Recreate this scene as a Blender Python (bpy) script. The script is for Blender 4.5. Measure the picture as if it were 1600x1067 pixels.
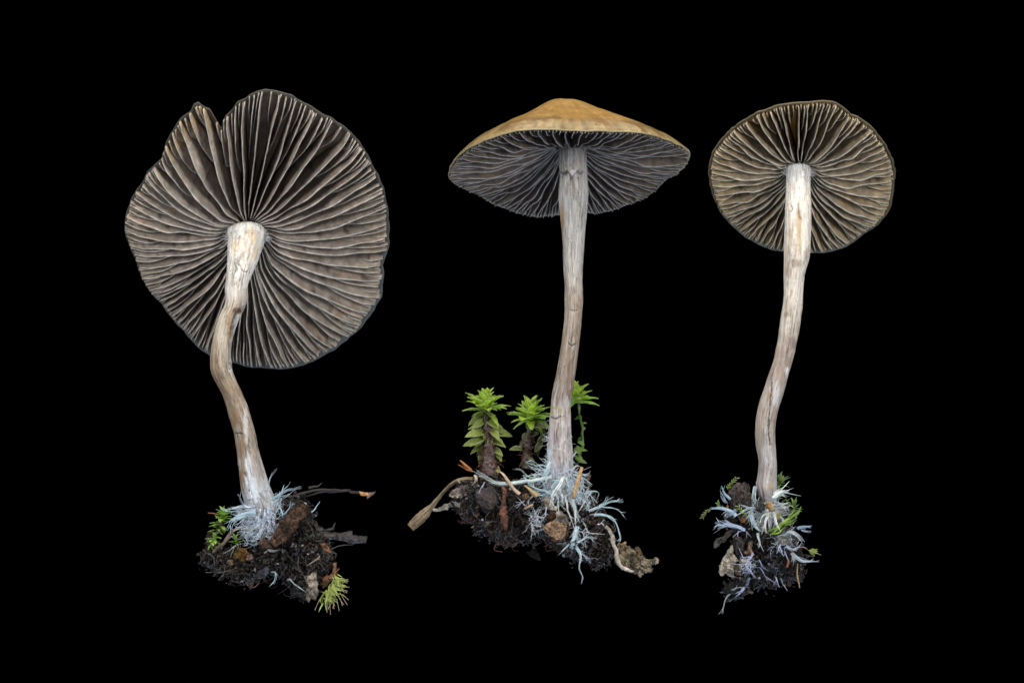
import bpy, math, random
import numpy as np
from mathutils import Vector, Matrix

# ------------------------------------------------------------------ camera, world, light
for o in list(bpy.data.objects): bpy.data.objects.remove(o)
sc = bpy.context.scene
S = 0.01                       # all building is done in centimetres, the scene is in metres
D = 60.0                       # camera distance, cm
cd = bpy.data.cameras.new('camera'); cam = bpy.data.objects.new('camera', cd)
sc.collection.objects.link(cam); cam.location = (0, -D*S, 0); cam.rotation_euler = (math.pi/2, 0, 0)
cd.sensor_width = 36; cd.lens = 36*D/16.0; cd.clip_start = 0.01; cd.clip_end = 20
sc.camera = cam
w = bpy.data.worlds.new('World'); sc.world = w; w.use_nodes = True
w.node_tree.nodes['Background'].inputs[0].default_value = (0, 0, 0, 1)
w.node_tree.nodes['Background'].inputs[1].default_value = 0.0
sc.view_settings.view_transform = 'Standard'; sc.view_settings.look = 'None'
sc.view_settings.exposure = 0.0; sc.view_settings.gamma = 1.0

def area(name, loc, target, size, power, col):
    l = bpy.data.lights.new(name, 'AREA'); l.shape = 'RECTANGLE'; l.size = size[0]*S; l.size_y = size[1]*S
    l.energy = power; l.color = col
    o = bpy.data.objects.new(name, l); sc.collection.objects.link(o)
    o.location = Vector(loc)*S
    d = (Vector(target)-Vector(loc))*S
    o.rotation_euler = d.to_track_quat('-Z', 'Y').to_euler()
area('softbox_left', (-42, -44, 16), (0, 0, 0), (22, 30), 2.1, (1.0, .985, .96))
area('softbox_right', (44, -42, 10), (0, 0, 0), (22, 30), 2.3, (1.0, .985, .96))
area('softbox_top', (0, -22, 46), (0, 0, 0), (40, 16), 2.7, (1.0, .95, .88))
area('softbox_low', (0, -52, -34), (0, 0, 0), (40, 14), .9, (.86, .92, 1.0))
area('softbox_top_back', (0, 34, 46), (0, 0, 0), (44, 20), 2.2, (1.0, .93, .82))
area('softbox_low_back', (6, 30, -42), (0, 0, 0), (44, 14), 3.0, (.55, .78, 1.0))

rng = np.random.default_rng(11)
R = random.Random(7)

# ------------------------------------------------------------------ numeric helpers
def _h(i, j, k, s):
    n = (i.astype(np.uint64)*np.uint64(374761393) + j.astype(np.uint64)*np.uint64(668265263)
         + k.astype(np.uint64)*np.uint64(2246822519) + np.uint64(s*3266489917 + 12345)) & np.uint64(0xffffffff)
    n = ((n ^ (n >> np.uint64(13)))*np.uint64(1274126177)) & np.uint64(0xffffffff)
    n = ((n ^ (n >> np.uint64(16)))*np.uint64(2654435761)) & np.uint64(0xffffffff)
    return (n ^ (n >> np.uint64(15))).astype(np.float64)/4294967295.0*2-1
def noise(p, s=0):
    p = np.asarray(p, float)
    f = np.floor(p); t = p-f; f = f.astype(np.int64)+100000
    t = t*t*t*(t*(t*6-15)+10)
    r = 0
    for a in (0, 1):
        wa = t[:, 0] if a else 1-t[:, 0]
        for b in (0, 1):
            wb = t[:, 1] if b else 1-t[:, 1]
            for c in (0, 1):
                wc = t[:, 2] if c else 1-t[:, 2]
                r = r + wa*wb*wc*_h(f[:, 0]+a, f[:, 1]+b, f[:, 2]+c, s)
    return r
def fbm(p, o=4, s=0, g=.5):
    r = 0; a = 1; q = np.asarray(p, float)
    for k in range(o):
        r = r+a*noise(q, s+k); q = q*2.03+7.1; a *= g
    return r
def sstep(a, b, x):
    t = np.clip((x-a)/(b-a), 0, 1); return t*t*(3-2*t)
def P(px, py, y=0.0):
    k = (D+y)/D
    return np.array([(px-800)/100.0*k, y, (533.5-py)/100.0*k])
def to_px(v):
    k = D/(D+v[:, 1])
    return v[:, 0]*k*100+800, 533.5-v[:, 2]*k*100
def spline(pts, n):
    """Catmull-Rom through rows of pts, resampled evenly to n rows"""
    pts = np.asarray(pts, float)
    if len(pts) == 2:
        t = np.linspace(0, 1, n)[:, None]; return pts[0]*(1-t)+pts[1]*t
    q = np.vstack([2*pts[0]-pts[1], pts, 2*pts[-1]-pts[-2]])
    out = []
    for i in range(1, len(q)-2):
        p0, p1, p2, p3 = q[i-1:i+3]
        m = 24
        t = np.linspace(0, 1, m, endpoint=False)[:, None]
        out.append(.5*((2*p1)+(-p0+p2)*t+(2*p0-5*p1+4*p2-p3)*t*t+(-p0+3*p1-3*p2+p3)*t**3))
    out.append(pts[-1:]); c = np.vstack(out)
    d = np.r_[0, np.cumsum(np.linalg.norm(np.diff(c[:, :3], axis=0), axis=1))]
    s = np.linspace(0, d[-1], n)
    return np.stack([np.interp(s, d, c[:, k]) for k in range(c.shape[1])], 1)
def frames(c):
    t = np.gradient(c, axis=0); t /= np.linalg.norm(t, axis=1)[:, None]+1e-12
    n = np.zeros_like(c); v = np.array([1., 0, 0]); v -= t[0]*v.dot(t[0])
    if np.linalg.norm(v) < .2: v = np.array([0, 1., 0]); v -= t[0]*v.dot(t[0])
    n[0] = v/np.linalg.norm(v)
    for i in range(1, len(c)):
        v = n[i-1]-t[i]*n[i-1].dot(t[i]); n[i] = v/np.linalg.norm(v)
    return t, n, np.cross(t, n)
def tube(pts, rad, sides=6, flat=1.0, n=None):
    """pts (k,3) cm, rad scalar pair or array -> verts, faces; closed ends"""
    k = n or max(6, len(pts)*5)
    c = spline(pts, k)
    rad = np.interp(np.linspace(0, 1, k), np.linspace(0, 1, len(rad)), rad)
    t, a, b = frames(c)
    th = np.linspace(0, 2*math.pi, sides, endpoint=False)
    v = c[:, None, :]+rad[:, None, None]*(np.cos(th)[None, :, None]*a[:, None, :]+flat*np.sin(th)[None, :, None]*b[:, None, :])
    v = v.reshape(-1, 3); f = []
    for i in range(k-1):
        for j in range(sides):
            j2 = (j+1) % sides
            f.append((i*sides+j, i*sides+j2, (i+1)*sides+j2, (i+1)*sides+j))
    f.append(tuple(range(sides-1, -1, -1))); f.append(tuple((k-1)*sides+j for j in range(sides)))
    return v, f
class Acc:
    def __init__(s): s.v = []; s.f = []; s.c = []; s.n = 0
    def add(s, v, f, c=(1, 1, 1)):
        v = np.asarray(v, float); s.v.append(v); s.f += [tuple(i+s.n for i in q) for q in f]
        c = np.asarray(c, float); s.c.append(np.tile(c, (len(v), 1)) if c.ndim == 1 else c); s.n += len(v)
    def get(s): return np.vstack(s.v), s.f, np.vstack(s.c)

# ------------------------------------------------------------------ materials
def vmat(name, rough=.7, spec=.35, bump=.0, bscale=900, var=.25, vscale=600, sss=0., transl=0., coat=0., stretch=(1, 1, 1), metal=0):
    m = bpy.data.materials.new(name); m.use_nodes = True
    nt = m.node_tree; N = nt.nodes; L = nt.links; N.clear()
    out = N.new('ShaderNodeOutputMaterial'); b = N.new('ShaderNodeBsdfPrincipled')
    at = N.new('ShaderNodeAttribute'); at.attribute_name = 'Col'
    tc = N.new('ShaderNodeTexCoord'); mp = N.new('ShaderNodeMapping'); mp.inputs['Scale'].default_value = stretch
    L.new(tc.outputs['Object'], mp.inputs['Vector'])
    nz = N.new('ShaderNodeTexNoise'); nz.inputs['Scale'].default_value = vscale; nz.inputs['Detail'].default_value = 6
    L.new(mp.outputs[0], nz.inputs['Vector'])
    mr = N.new('ShaderNodeMapRange'); mr.inputs['From Min'].default_value = .25; mr.inputs['From Max'].default_value = .75
    mr.inputs['To Min'].default_value = 1-var; mr.inputs['To Max'].default_value = 1+var
    L.new(nz.outputs['Fac'], mr.inputs['Value'])
    vm = N.new('ShaderNodeVectorMath'); vm.operation = 'SCALE'
    L.new(at.outputs['Color'], vm.inputs[0]); L.new(mr.outputs[0], vm.inputs['Scale'])
    L.new(vm.outputs[0], b.inputs['Base Color'])
    b.inputs['Roughness'].default_value = rough; b.inputs['Specular IOR Level'].default_value = spec
    b.inputs['Coat Weight'].default_value = coat; b.inputs['Coat Roughness'].default_value = .25
    if sss:
        b.inputs['Subsurface Weight'].default_value = sss; b.inputs['Subsurface Radius'].default_value = (1, .7, .5)
        b.inputs['Subsurface Scale'].default_value = .0006
    if bump:
        n2 = N.new('ShaderNodeTexNoise'); n2.inputs['Scale'].default_value = bscale; n2.inputs['Detail'].default_value = 5
        L.new(mp.outputs[0], n2.inputs['Vector'])
        bp = N.new('ShaderNodeBump'); bp.inputs['Strength'].default_value = bump; bp.inputs['Distance'].default_value = .0003
        L.new(n2.outputs['Fac'], bp.inputs['Height']); L.new(bp.outputs[0], b.inputs['Normal'])
    if transl:
        tr = N.new('ShaderNodeBsdfTranslucent'); L.new(vm.outputs[0], tr.inputs['Color'])
        mx = N.new('ShaderNodeMixShader'); mx.inputs[0].default_value = transl
        L.new(b.outputs[0], mx.inputs[1]); L.new(tr.outputs[0], mx.inputs[2]); L.new(mx.outputs[0], out.inputs[0])
    else: L.new(b.outputs[0], out.inputs[0])
    return m
M = dict(
    gill=vmat('gill_tissue', .75, .25, .5, 2500, .34, 900, transl=.14),
    flesh=vmat('cap_flesh', .55, .3, .2, 1500, .15, 900, transl=.45),
    cuticle=vmat('cap_cuticle', .33, .5, .3, 2600, .2, 1300, coat=.25, transl=.12),
    stem=vmat('stem_fibre', .72, .3, .45, 3800, .16, 2600, stretch=(1, 1, .16)),
    myc=vmat('mycelium_thread', .7, .3, .2, 3000, .15, 1500, transl=.15),
    soil=vmat('dark_humus', .30, .6, 1.0, 3500, .7, 2600),
    root=vmat('rootlet', .55, .4, .3, 3000, .3, 1500),
    wood=vmat('rotten_wood', .7, .3, .8, 2500, .45, 1400),
    litter=vmat('dead_leaf', .7, .3, .6, 2500, .35, 1300, transl=.1),
    moss=vmat('moss_leaf', .33, .32, .35, 2500, .3, 900, transl=.5),
    mstem=vmat('moss_stem', .3, .6, .9, 2000, .5, 1500),
)
# ------------------------------------------------------------------ object helpers
def mk(name, v, f, mat, parent=None, col=(1, 1, 1), smooth=True, mats=None, midx=None):
    me = bpy.data.meshes.new(name)
    v = np.asarray(v, float)
    off = np.array(parent['_o']) if parent is not None and '_o' in parent else np.zeros(3)
    me.from_pydata(((v-off)*S).tolist(), [], f); me.update()
    a = me.attributes.new('Col', 'FLOAT_COLOR', 'POINT')
    c = np.ones((len(v), 4)); c[:, :3] = np.clip(col, 0, 1); a.data.foreach_set('color', c.ravel())
    me.materials.append(mat)
    if mats: [me.materials.append(x) for x in mats]
    if midx is not None: me.polygons.foreach_set('material_index', midx)
    me.polygons.foreach_set('use_smooth', [smooth]*len(me.polygons))
    o = bpy.data.objects.new(name, me); sc.collection.objects.link(o)
    if parent is not None:
        o.parent = parent
        if parent.type == 'MESH':
            pass
        o['_o'] = off.tolist()
    return o
def thing(name, label, cat, base, group=None):
    o = bpy.data.objects.new(name, None); sc.collection.objects.link(o)
    o.empty_display_size = .005
    o.location = Vector(base)*S; o['_o'] = [float(x) for x in base]; o['label'] = label; o['category'] = cat
    if group: o['group'] = group
    return o
def tag(o, label, cat, group=None):
    o['label'] = label; o['category'] = cat
    if group: o['group'] = group
    return o
def ontop(name, v, f, mat, label, cat, col=(1, 1, 1), group=None, smooth=True):
    """a one-mesh thing, origin at its lowest middle"""
    v = np.asarray(v); b = v.mean(0); b[2] = v[:, 2].min()
    me = mk(name, v-b, f, mat, None, col, smooth); me.location = Vector(b)*S; me['_o'] = b.tolist()
    return tag(me, label, cat, group)

# ------------------------------------------------------------------ backdrop
bd = mk('background', np.array([[-120, 30, -90], [120, 30, -90], [120, 30, 90], [-120, 30, 90], [-120, 31, -90], [120, 31, -90], [120, 31, 90], [-120, 31, 90]]),
        [(0, 1, 2, 3), (5, 4, 7, 6), (4, 0, 3, 7), (1, 5, 6, 2), (3, 2, 6, 7), (4, 5, 1, 0)], vmat('black_velvet', 1, 0, 0, var=0), None, (0, 0, 0), False)
bd['kind'] = 'structure'

# ------------------------------------------------------------------ mushroom caps
class Cap:
    def __init__(s, O, tilt, roll, trace, seed):
        s.O = P(*O); ct, st = math.cos(math.radians(tilt)), math.sin(math.radians(tilt))
        s.u = np.array([0, ct, st]); r = math.radians(roll)
        rot = np.array([[math.cos(r), 0, -math.sin(r)], [0, 1, 0], [math.sin(r), 0, math.cos(r)]])
        s.e1 = rot@np.array([1., 0, 0]); s.u = rot@s.u; s.e2 = np.cross(s.e1, s.u)
        cam = np.array([0, -D, 0.]); ph = []; rh = []
        for px, py in trace:
            d = P(px, py, 0)-cam; k = (s.O-cam).dot(s.u)/d.dot(s.u); q = cam+k*d-s.O
            x, y = q.dot(s.e1), q.dot(s.e2); ph.append(math.atan2(y, x)); rh.append(math.hypot(x, y))
        o = np.argsort(ph); ph = np.array(ph)[o]; rh = np.array(rh)[o]
        s.ph = np.r_[ph[-3:]-2*math.pi, ph, ph[:3]+2*math.pi]; s.rh = np.r_[rh[-3:], rh, rh[:3]]
        s.seed = seed
    def Rr(s, ph):
        p = (np.asarray(ph)+math.pi) % (2*math.pi)-math.pi
        r = np.interp(p, s.ph, s.rh)
        q = np.stack([np.cos(p)*14, np.sin(p)*14, np.zeros_like(p)], -1).reshape(-1, 3)
        return r*(1+.006*fbm(q, 3, s.seed).reshape(p.shape))
    def W(s, rho, ph, h):
        rho = np.asarray(rho)[..., None]; ph = np.asarray(ph)[..., None]; h = np.asarray(h)[..., None]
        return s.O+rho*np.cos(ph)*s.e1+rho*np.sin(ph)*s.e2+h*s.u
def prof(pts):
    xs, ys = zip(*pts)
    c = spline([(x, y, 0) for x, y in pts], 200)
    return lambda t: np.interp(t, c[:, 0], c[:, 1])

def build_cap(root, cp, T, B, dep, topcol, rimcol, nfull, tint, seed, t_in=.1, sweep=0., tmax=.985, hwave=0.0, lean=.10, wide=0., rimgap=0., drag=0.):
    """T top profile, B flesh underside, dep gill depth, all of t in 0..1"""
    rg = np.random.default_rng(seed)
    nph = 420; nt = 30
    ph = np.linspace(-math.pi, math.pi, nph, endpoint=False)
    tt = np.linspace(0.02, 1, nt)**.8
    RR = cp.Rr(ph)
    def wave(ph, t):
        q = np.stack([np.cos(ph)*2.2, np.sin(ph)*2.2, np.zeros_like(ph)], -1).reshape(-1, 3)
        return hwave*noise(q, seed+5).reshape(ph.shape)*t**2.5
    PH, TT = np.meshgrid(ph, tt, indexing='ij'); RG = RR[:, None]*TT
    bumpy = fbm(np.stack([RG*np.cos(PH)*3, RG*np.sin(PH)*3, PH*0], -1).reshape(-1, 3), 4, seed).reshape(PH.shape)*.012
    vt = cp.W(RG, PH, T(TT)+wave(PH, TT)+bumpy*(1-TT**6))
    # margin: short rounded lip
    lip = []
    for k, (e, dh) in enumerate(((.004, .35), (.004, .72))):
        hh = T(1.0)*(1-dh)+B(1.0)*dh
        lip.append(cp.W(RR*1.0+e*1.2, ph, hh+wave(ph, np.ones_like(ph))))
    vb = cp.W(RG[:, ::-1], PH, (B(TT)+wave(PH, TT))[:, ::-1])
    rows = [vt[:, i] for i in range(nt)]+lip+[vb[:, i] for i in range(nt)]
    V = np.stack(rows, 1); m = V.shape[1]
    v = V.reshape(-1, 3)
    tcoord = np.r_[tt, 1.0, 1.0, tt[::-1]]
    side = np.r_[np.zeros(nt), .5, .8, np.ones(nt)]
    tc = np.tile(tcoord, nph); sd = np.tile(side, nph); pf = np.repeat(ph, m)
    col = topcol(tc, pf, v); rc = rimcol(tc, pf, v)
    k = sstep(.3, .6, sd)[:, None]; col = col*(1-k)+rc*k
    f = []; mi = []
    for i in range(nph):
        i2 = (i+1) % nph
        for j in range(m-1):
            f.append((i*m+j, i2*m+j, i2*m+j+1, i*m+j+1)); mi.append(0 if j < nt else 1)
    f.append(tuple(i*m for i in range(nph-1, -1, -1))); mi.append(0)
    f.append(tuple(i*m+m-1 for i in range(nph))); mi.append(1)
    capo = mk('cap', v, f, M['cuticle'], root, col, True, [M['flesh']], mi)
    # ---- gills
    gills = []      # (phi0, t0, depthscale, lean-to neighbour)
    step = 2*math.pi/nfull
    pg = np.linspace(-math.pi, math.pi, 2001); dens = 1/(1+wide*np.exp(-((pg-2.12)/.34)**2)); cs = np.r_[0, np.cumsum(dens[1:])]; cs /= cs[-1]
    base = [float(np.interp((i+.14*rg.uniform(-1, 1)+.3)/nfull, cs, pg)) for i in range(nfull)]
    base.append(base[0]+2*math.pi)
    count = 0
    for i in range(nfull):
        a, b = base[i], base[i+1]; gp = b-a
        gills.append((a, t_in, 1.0, 0.0))
        mid = (a+b)/2+gp*rg.uniform(-.06, .06)
        sA = rg.choice([-1, 1])
        if rg.random() < .92:
            gills.append((mid, rg.uniform(.17, .46), .92, sA*gp*rg.uniform(.38, .48)))
            for q in (-1, 1):
                if rg.random() < .93:
                    gills.append((mid+q*gp*.26, rg.uniform(.58, .8), .8, rg.choice([-1, 1])*gp*.23))
        else:
            gills.append((mid, rg.uniform(.6, .72), .85, sA*gp*.35))
        if rg.random() < .9:
            gills.append((a+gp*rg.uniform(.1, .14), rg.uniform(.78, .87), .75, -gp*.1))
    gills = gills[:299]
    nu = 6; us = np.array([0, .4, .8, .955, .98, 1.0])
    for gi, (p0, t0, ds, ln) in enumerate(gills):
        n = int(8+24*(1-t0)/.9)
        t1 = tmax+rg.uniform(-.012, .008)-rimgap*max(0, math.cos(p0+1.05))*rg.uniform(.4, 1.5)
        t = np.linspace(t0, t1, n)
        pn = np.stack([np.full(n, math.cos(p0)*3), np.full(n, math.sin(p0)*3), t*2.5], 1)
        Rl = cp.Rr(np.array([p0]))[0]
        fade = sstep(t_in, t_in+.15, t)
        wander = .025*noise(pn, seed+1)+.007*noise(np.stack([t*6.5, np.full(n, gi*3.7), np.zeros(n)], 1), seed+2)*sstep(0, .5, t)
        p = p0+wander*fade+sweep*(t-t_in)+ln*np.exp(-((t-t0)/(.13))**1.0)*(1 if t0 > t_in else 0)
        rr = cp.Rr(p)
        d = dep(t)*ds*(1 if t0 <= t_in else 1)
        if t0 > t_in: d = d*sstep(-.04, .75*(1-t0)+.06, t-t0)
        d = d*(1+.10*noise(np.stack([t*6, np.full(n, gi*1.3), np.zeros(n)], 1), seed+3))+.004
        wv = wave(p, t)
        lat = (.016*noise(np.stack([t*3.5, np.full(n, gi*2.9+4), np.zeros(n)], 1), seed+4)-(lean*np.cos(p0+.1)-.11*wide*math.exp(-((p0-2.1)/.5)**2)+drag*math.exp(-((p0+.85)/.6)**2))*np.sin(np.pi*np.clip(t, 0, 1))**.7)*fade
        vv = np.zeros((n, nu*2, 3))
        tang = (-np.sin(p)[:, None]*cp.e1+np.cos(p)[:, None]*cp.e2)
        for k, u in enumerate(us):
            h = B(t)+.015-(d+.015)*u+wv
            c = cp.W(t*rr, p, h)+tang*(lat*u*u+.0035*noise(np.stack([t*22, np.full(n, gi*5.1), np.full(n, u*2)], 1), seed+6)*u*fade)[:, None]
            hw = (.008*(1-u)+.0068)*(.85 if ds < .85 else 1)*(1.0 if u < .99 else .8)
            vv[:, k] = c+tang*hw; vv[:, nu*2-1-k] = c-tang*hw
        v = vv.reshape(-1, 3); mm = nu*2
        f = []
        for i in range(n-1):
            for j in range(mm):
                j2 = (j+1) % mm
                f.append((i*mm+j, i*mm+j2, (i+1)*mm+j2, (i+1)*mm+j))
        f.append(tuple(range(mm-1, -1, -1))); f.append(tuple((n-1)*mm+j for j in range(mm)))
        uu = np.tile(np.r_[us, us[::-1]], n); tv = np.repeat(t, mm)
        k = fbm(v*4.0, 4, seed)[:, None]; k2 = fbm(v*14.0, 3, seed+9)[:, None]
        face = np.array(tint[0])*(1-.0*tv[:, None])+0*k
        w2 = (sstep(.55, 1.0, tv)[:, None]*(.75+.5*k)).clip(0, 1)
        face = face*(1-w2)+np.array(tint[1])*w2
        wb = (sstep(.25, .8, k)*.7); face = face*(1-wb)+np.array(tint[2])*wb
        face = face*(1+.25*k2)*rg.uniform(.88, 1.12)
        if wide and 1.78 < p0 < 2.25: face = face*(1+.35*sstep(.3, .7, tv)[:, None]); tn = sstep(.80, .93, tv)[:, None]*.8; face = face*(1-tn)+np.array([.44, .32, .17])*tn
        spots = sstep(.62, .85, noise(v*17, seed+20))[:, None]; face = face*(1-.65*spots)
        e = sstep(.955, .98, uu)[:, None]
        edge = np.array(tint[3])*(1+.15*k2)
        c = face*(1-e)+edge*e
        mk('gill', v, f, M['gill'], capo, c, True)
    return capo

# ------------------------------------------------------------------ stems
def build_stem(root, rows, grad, blots, cracks, seed, folds=(), rough=1.0):
    """rows: px, py, y, half width px"""
    rows = np.array(rows, float)
    c = np.array([np.r_[P(r[0], r[1], r[2]), r[3]/100*(D+r[2])/D, r[1]] for r in rows])
    n = 620; q = spline(c, n); ctr = q[:, :3]; rad = q[:, 3]; pyc = q[:, 4]
    for _ in range(70):
        ctr[1:-1] = (ctr[:-2]+2*ctr[1:-1]+ctr[2:])/4; rad[12:-1] = (rad[11:-2]+2*rad[12:-1]+rad[13:])/4
    t, _, _ = frames(ctr)
    sl = np.abs(t[:, 2])/(np.hypot(t[:, 0], t[:, 2])+1e-6)
    sl = np.where(np.hypot(t[:, 0], t[:, 2]) < .5, 1, sl); rad = rad*np.clip(sl, .8, 1)
    sides = 96
    # frame: a points right in the picture, b towards the camera
    a = np.cross(t, np.array([0, 1., 0])); a = np.where(a[:, :1] < 0, -a, a)
    a /= np.linalg.norm(a, axis=1)[:, None]; b = np.cross(a, t); b = np.where((b[:, 1:2] > 0) & (np.abs(t[:, 1:2]) < .8), -b, b)
    for i in range(n-2, -1, -1):
        if b[i].dot(b[i+1]) < 0: b[i] *= -1
        if a[i].dot(a[i+1]) < 0: a[i] *= -1
    th = np.linspace(0, 2*math.pi, sides, endpoint=False)
    ss = np.r_[0, np.cumsum(np.linalg.norm(np.diff(ctr, axis=0), axis=1))]
    TH, SS = np.meshgrid(th, ss); PYC = np.repeat(pyc[:, None], sides, 1); fx = np.sin(TH)
    ca, sa = np.cos(TH), np.sin(TH)
    nz = lambda ka, ks, s, o=3: fbm(np.stack([ca*ka, sa*ka, SS*ks], -1).reshape(-1, 3), o, seed+s).reshape(TH.shape)
    low = nz(1.0, .9, 0, 2); fib = nz(7, 1.4, 3, 3); fine = nz(16, 4.0, 6, 3); knob = nz(2.5, 3.0, 9, 4)
    disp = low*.005+fib*.006+fine*.005*rough+knob*.004
    col = np.zeros(TH.shape+(3,)); gy = [g[0] for g in grad]
    for k in range(3): col[..., k] = np.interp(PYC+knob*14, gy, [g[1][k] for g in grad])
    brown = np.interp(PYC, gy, [g[2] for g in grad])
    pt = nz(2.0, 1.9, 40, 5); pt2 = nz(3.6, 4.2, 47, 4); wf = nz(8, 3.0, 54, 4); iso = nz(7, 7.5, 60, 4)
    m = sstep(-.12, .34, pt+.35*iso+brown*1.0-.62)[..., None]*.5
    col = col*(1-m)+col*np.array([.60, .46, .34])*m
    wh = sstep(.0, .38, wf*.7+pt2*.6+.25*iso+(.42-brown)*.7)[..., None]*.4
    col = col*(1-wh)+np.array([.70, .69, .665])*wh
    dk = sstep(.28, .55, pt2*.5+iso*.7+brown*.25-.14)[..., None]*.34
    col = col*(1-dk)+col*np.array([.42, .36, .32])*dk
    fl = sstep(.22, .6, nz(17, 4.2, 66, 3))[..., None]*.14; col = col*(1-fl); ck = sstep(.42, .62, nz(20, 3.2, 70, 2)+.45*knob-.14); col = col*(1-.45*ck[..., None]); disp = disp-.006*ck
    v0 = ctr[:, None, :]+rad[:, None, None]*(sa[..., None]*a[:, None, :]+ca[..., None]*b[:, None, :])
    nrm = sa[..., None]*a[:, None, :]+ca[..., None]*b[:, None, :]
    front = (ca > -.1)
    px, py = to_px(v0.reshape(-1, 3)); px = px.reshape(TH.shape); py = py.reshape(TH.shape)
    wob = nz(6, 6, 21, 3)
    for bx, by, rx, ry, cc, st in blots:
        dd = ((px-bx)/rx)**2+((py-by)/ry)**2
        k = (sstep(1.4, .35, dd+wob*.8)*min(1, st*1.2)*front)[..., None]
        col = col*(1-k)+np.array(cc)*k
    for pts, wd, dp, dk in cracks:
        dmin = np.full(px.shape, 1e9)
        wx = px+nz(8, 14, 25, 2)*1.2; wy = py
        for (x0, y0), (x1, y1) in zip(pts[:-1], pts[1:]):
            L2 = (x1-x0)**2+(y1-y0)**2
            tt = np.clip(((wx-x0)*(x1-x0)+(wy-y0)*(y1-y0))/L2, 0, 1)
            dmin = np.minimum(dmin, np.hypot(wx-x0-tt*(x1-x0), wy-y0-tt*(y1-y0)))
        k = np.exp(-(dmin/wd)**2)*front
        disp = disp-k*dp; col = col*(1-(k*dk)[..., None])
    sp = sstep(.72, .95, nz(19, 26, 30, 2)+.25*knob)[..., None]; col = col*(1-.5*sp)
    grain = nz(26, 5, 33, 2)[..., None]; col = col*(1+.16*grain)
    v = v0+nrm*disp[..., None]
    v = v.reshape(-1, 3); f = []
    for i in range(n-1):
        for j in range(sides):
            j2 = (j+1) % sides
            f.append((i*sides+j, i*sides+j2, (i+1)*sides+j2, (i+1)*sides+j))
    f.append(tuple(range(sides-1, -1, -1))); f.append(tuple((n-1)*sides+j for j in range(sides)))
    return mk('stem', v, f, M['stem'], root, col.reshape(-1, 3), True)

def lr(rows):
    """(py, left, right, y) -> px, py, y, half"""
    return [((l+r)/2, py, y, (r-l)/2) for py, l, r, y in rows]

# ------------------------------------------------------------------ mycelium
MY = (.46, .60, .80); MYW = (.66, .68, .70)
def strands(root, lst, y0, seed, colr=MY):
    rg = np.random.default_rng(seed); fz = Acc()
    for item in lst:
        wd, pts = item[0], item[1]; cc = np.minimum(np.array(item[2] if len(item) > 2 else colr)*1.28, .9)
        yb = y0 if len(item) < 4 else item[3]
        yo = yb+rg.uniform(-.12, .12); dy = rg.uniform(-.25, .12)
        q = [P(x, y, front(x, y, yo+dy*i/(len(pts)-1))-wd*.006) for i, (x, y) in enumerate(pts)]
        q = spline(q, 14)
        q[1:] += (np.stack([noise(q*6+i*9, seed+i) for i in range(3)], 1)*.022)[1:]
        L = np.linalg.norm(np.diff(q, axis=0), axis=1).sum()
        r0 = wd/200.0; A = Acc(); nt = max(2, int(round(wd*1.9)))
        tapering = rg.random() < .65; tg, fa, fb = frames(q); x = np.linspace(0, 1, 14)[:, None]
        for j in range(nt):
            th = 2*math.pi*j/nt+rg.uniform(-.4, .4); rr = r0*.85*math.sqrt(rg.uniform(.2, 1)) if nt > 2 else r0*.35
            th = th+rg.uniform(-1.5, 1.5)*x
            spl = (1-.8*x**1.6 if tapering else 1+x**2.2*rg.uniform(.2, 2.0))+(1-x)**2*rg.uniform(0, .9 if wd <= 5 else .1)
            e = int(rg.integers(10, 15)); 
            qq = q+rr*spl*(np.cos(th)*fa+.55*np.sin(th)*fb)+np.stack([noise(q*9+j*5+i*3, seed+j+i) for i in range(3)], 1)*.012*x
            qq = qq[:e]; r1 = max(.0034, r0*rg.uniform(.12, .28))
            v, f = tube(qq, [r1*.7, r1, r1*.85, r1*.62, r1*.35, .0015], 6, .6, 26)
            k = fbm(v*9+j, 3, seed)[:, None]
            A.add(v, f, cc*rg.uniform(.78, 1.12)*(1+.22*k))
        for _ in range(int(1+L*3.0*rg.random()+wd*.3)):
            i = int(rg.integers(2, 12)); d = q[min(i+1, 13)]-q[i]; d /= np.linalg.norm(d)+1e-9
            sd = rg.normal(0, 1, 3); sd[1] *= .6; sd = sd/np.linalg.norm(sd)
            l = rg.uniform(.04, .17); p1 = q[i]+(d*.7+sd*.5)*l*.5; p2 = q[i]+(d+sd*.7)*l
            v, f = tube([q[i], p1, p2], [.006, .0045, .0015], 5, .7, 7)
            A.add(v, f, cc*rg.uniform(.7, 1.1))
        V, F, C = A.get(); mk('mycelium_strand', V, F, M['myc'], root, C)
def skirt(root, n, x0, x1, y0, y1, a0, a1, l0, l1, yd, seed, col):
    rg = np.random.default_rng(seed); A = Acc()
    for i in range(n):
        k = rg.uniform(); x, y = x0+(x1-x0)*k+rg.normal(0, 1.5), rg.uniform(y0, y1); a = math.radians(a1+(a0-a1)*(1-k)*1.0 if 0 else a0+(a1-a0)*k+rg.normal(0, 22)); l = rg.uniform(l0, l1); q = []
        for j in range(5):
            q.append(P(x, y, front(x, y, yd+rg.normal(0, .02))-.02)); x += math.cos(a)*l/4; y -= math.sin(a)*l/4; a += rg.normal(0, .28)
        r = rg.uniform(.004, .010)
        for m in range(int(rg.integers(1, 4))):
            v, f = tube([p+rg.normal(0, .012*(.4+j*.5), 3) for j, p in enumerate(q)], [r, r*.8, r*.6, .0012], 5, .7, 16)
            A.add(v, f, np.array(col)*rg.uniform(.7, 1.25)*(1+.15*noise(v*12, 3))[:, None])
    V, F, C = A.get(); o = mk('mycelium_web', V, F, M['myc'], root, C); o['kind'] = 'stuff'
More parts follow.
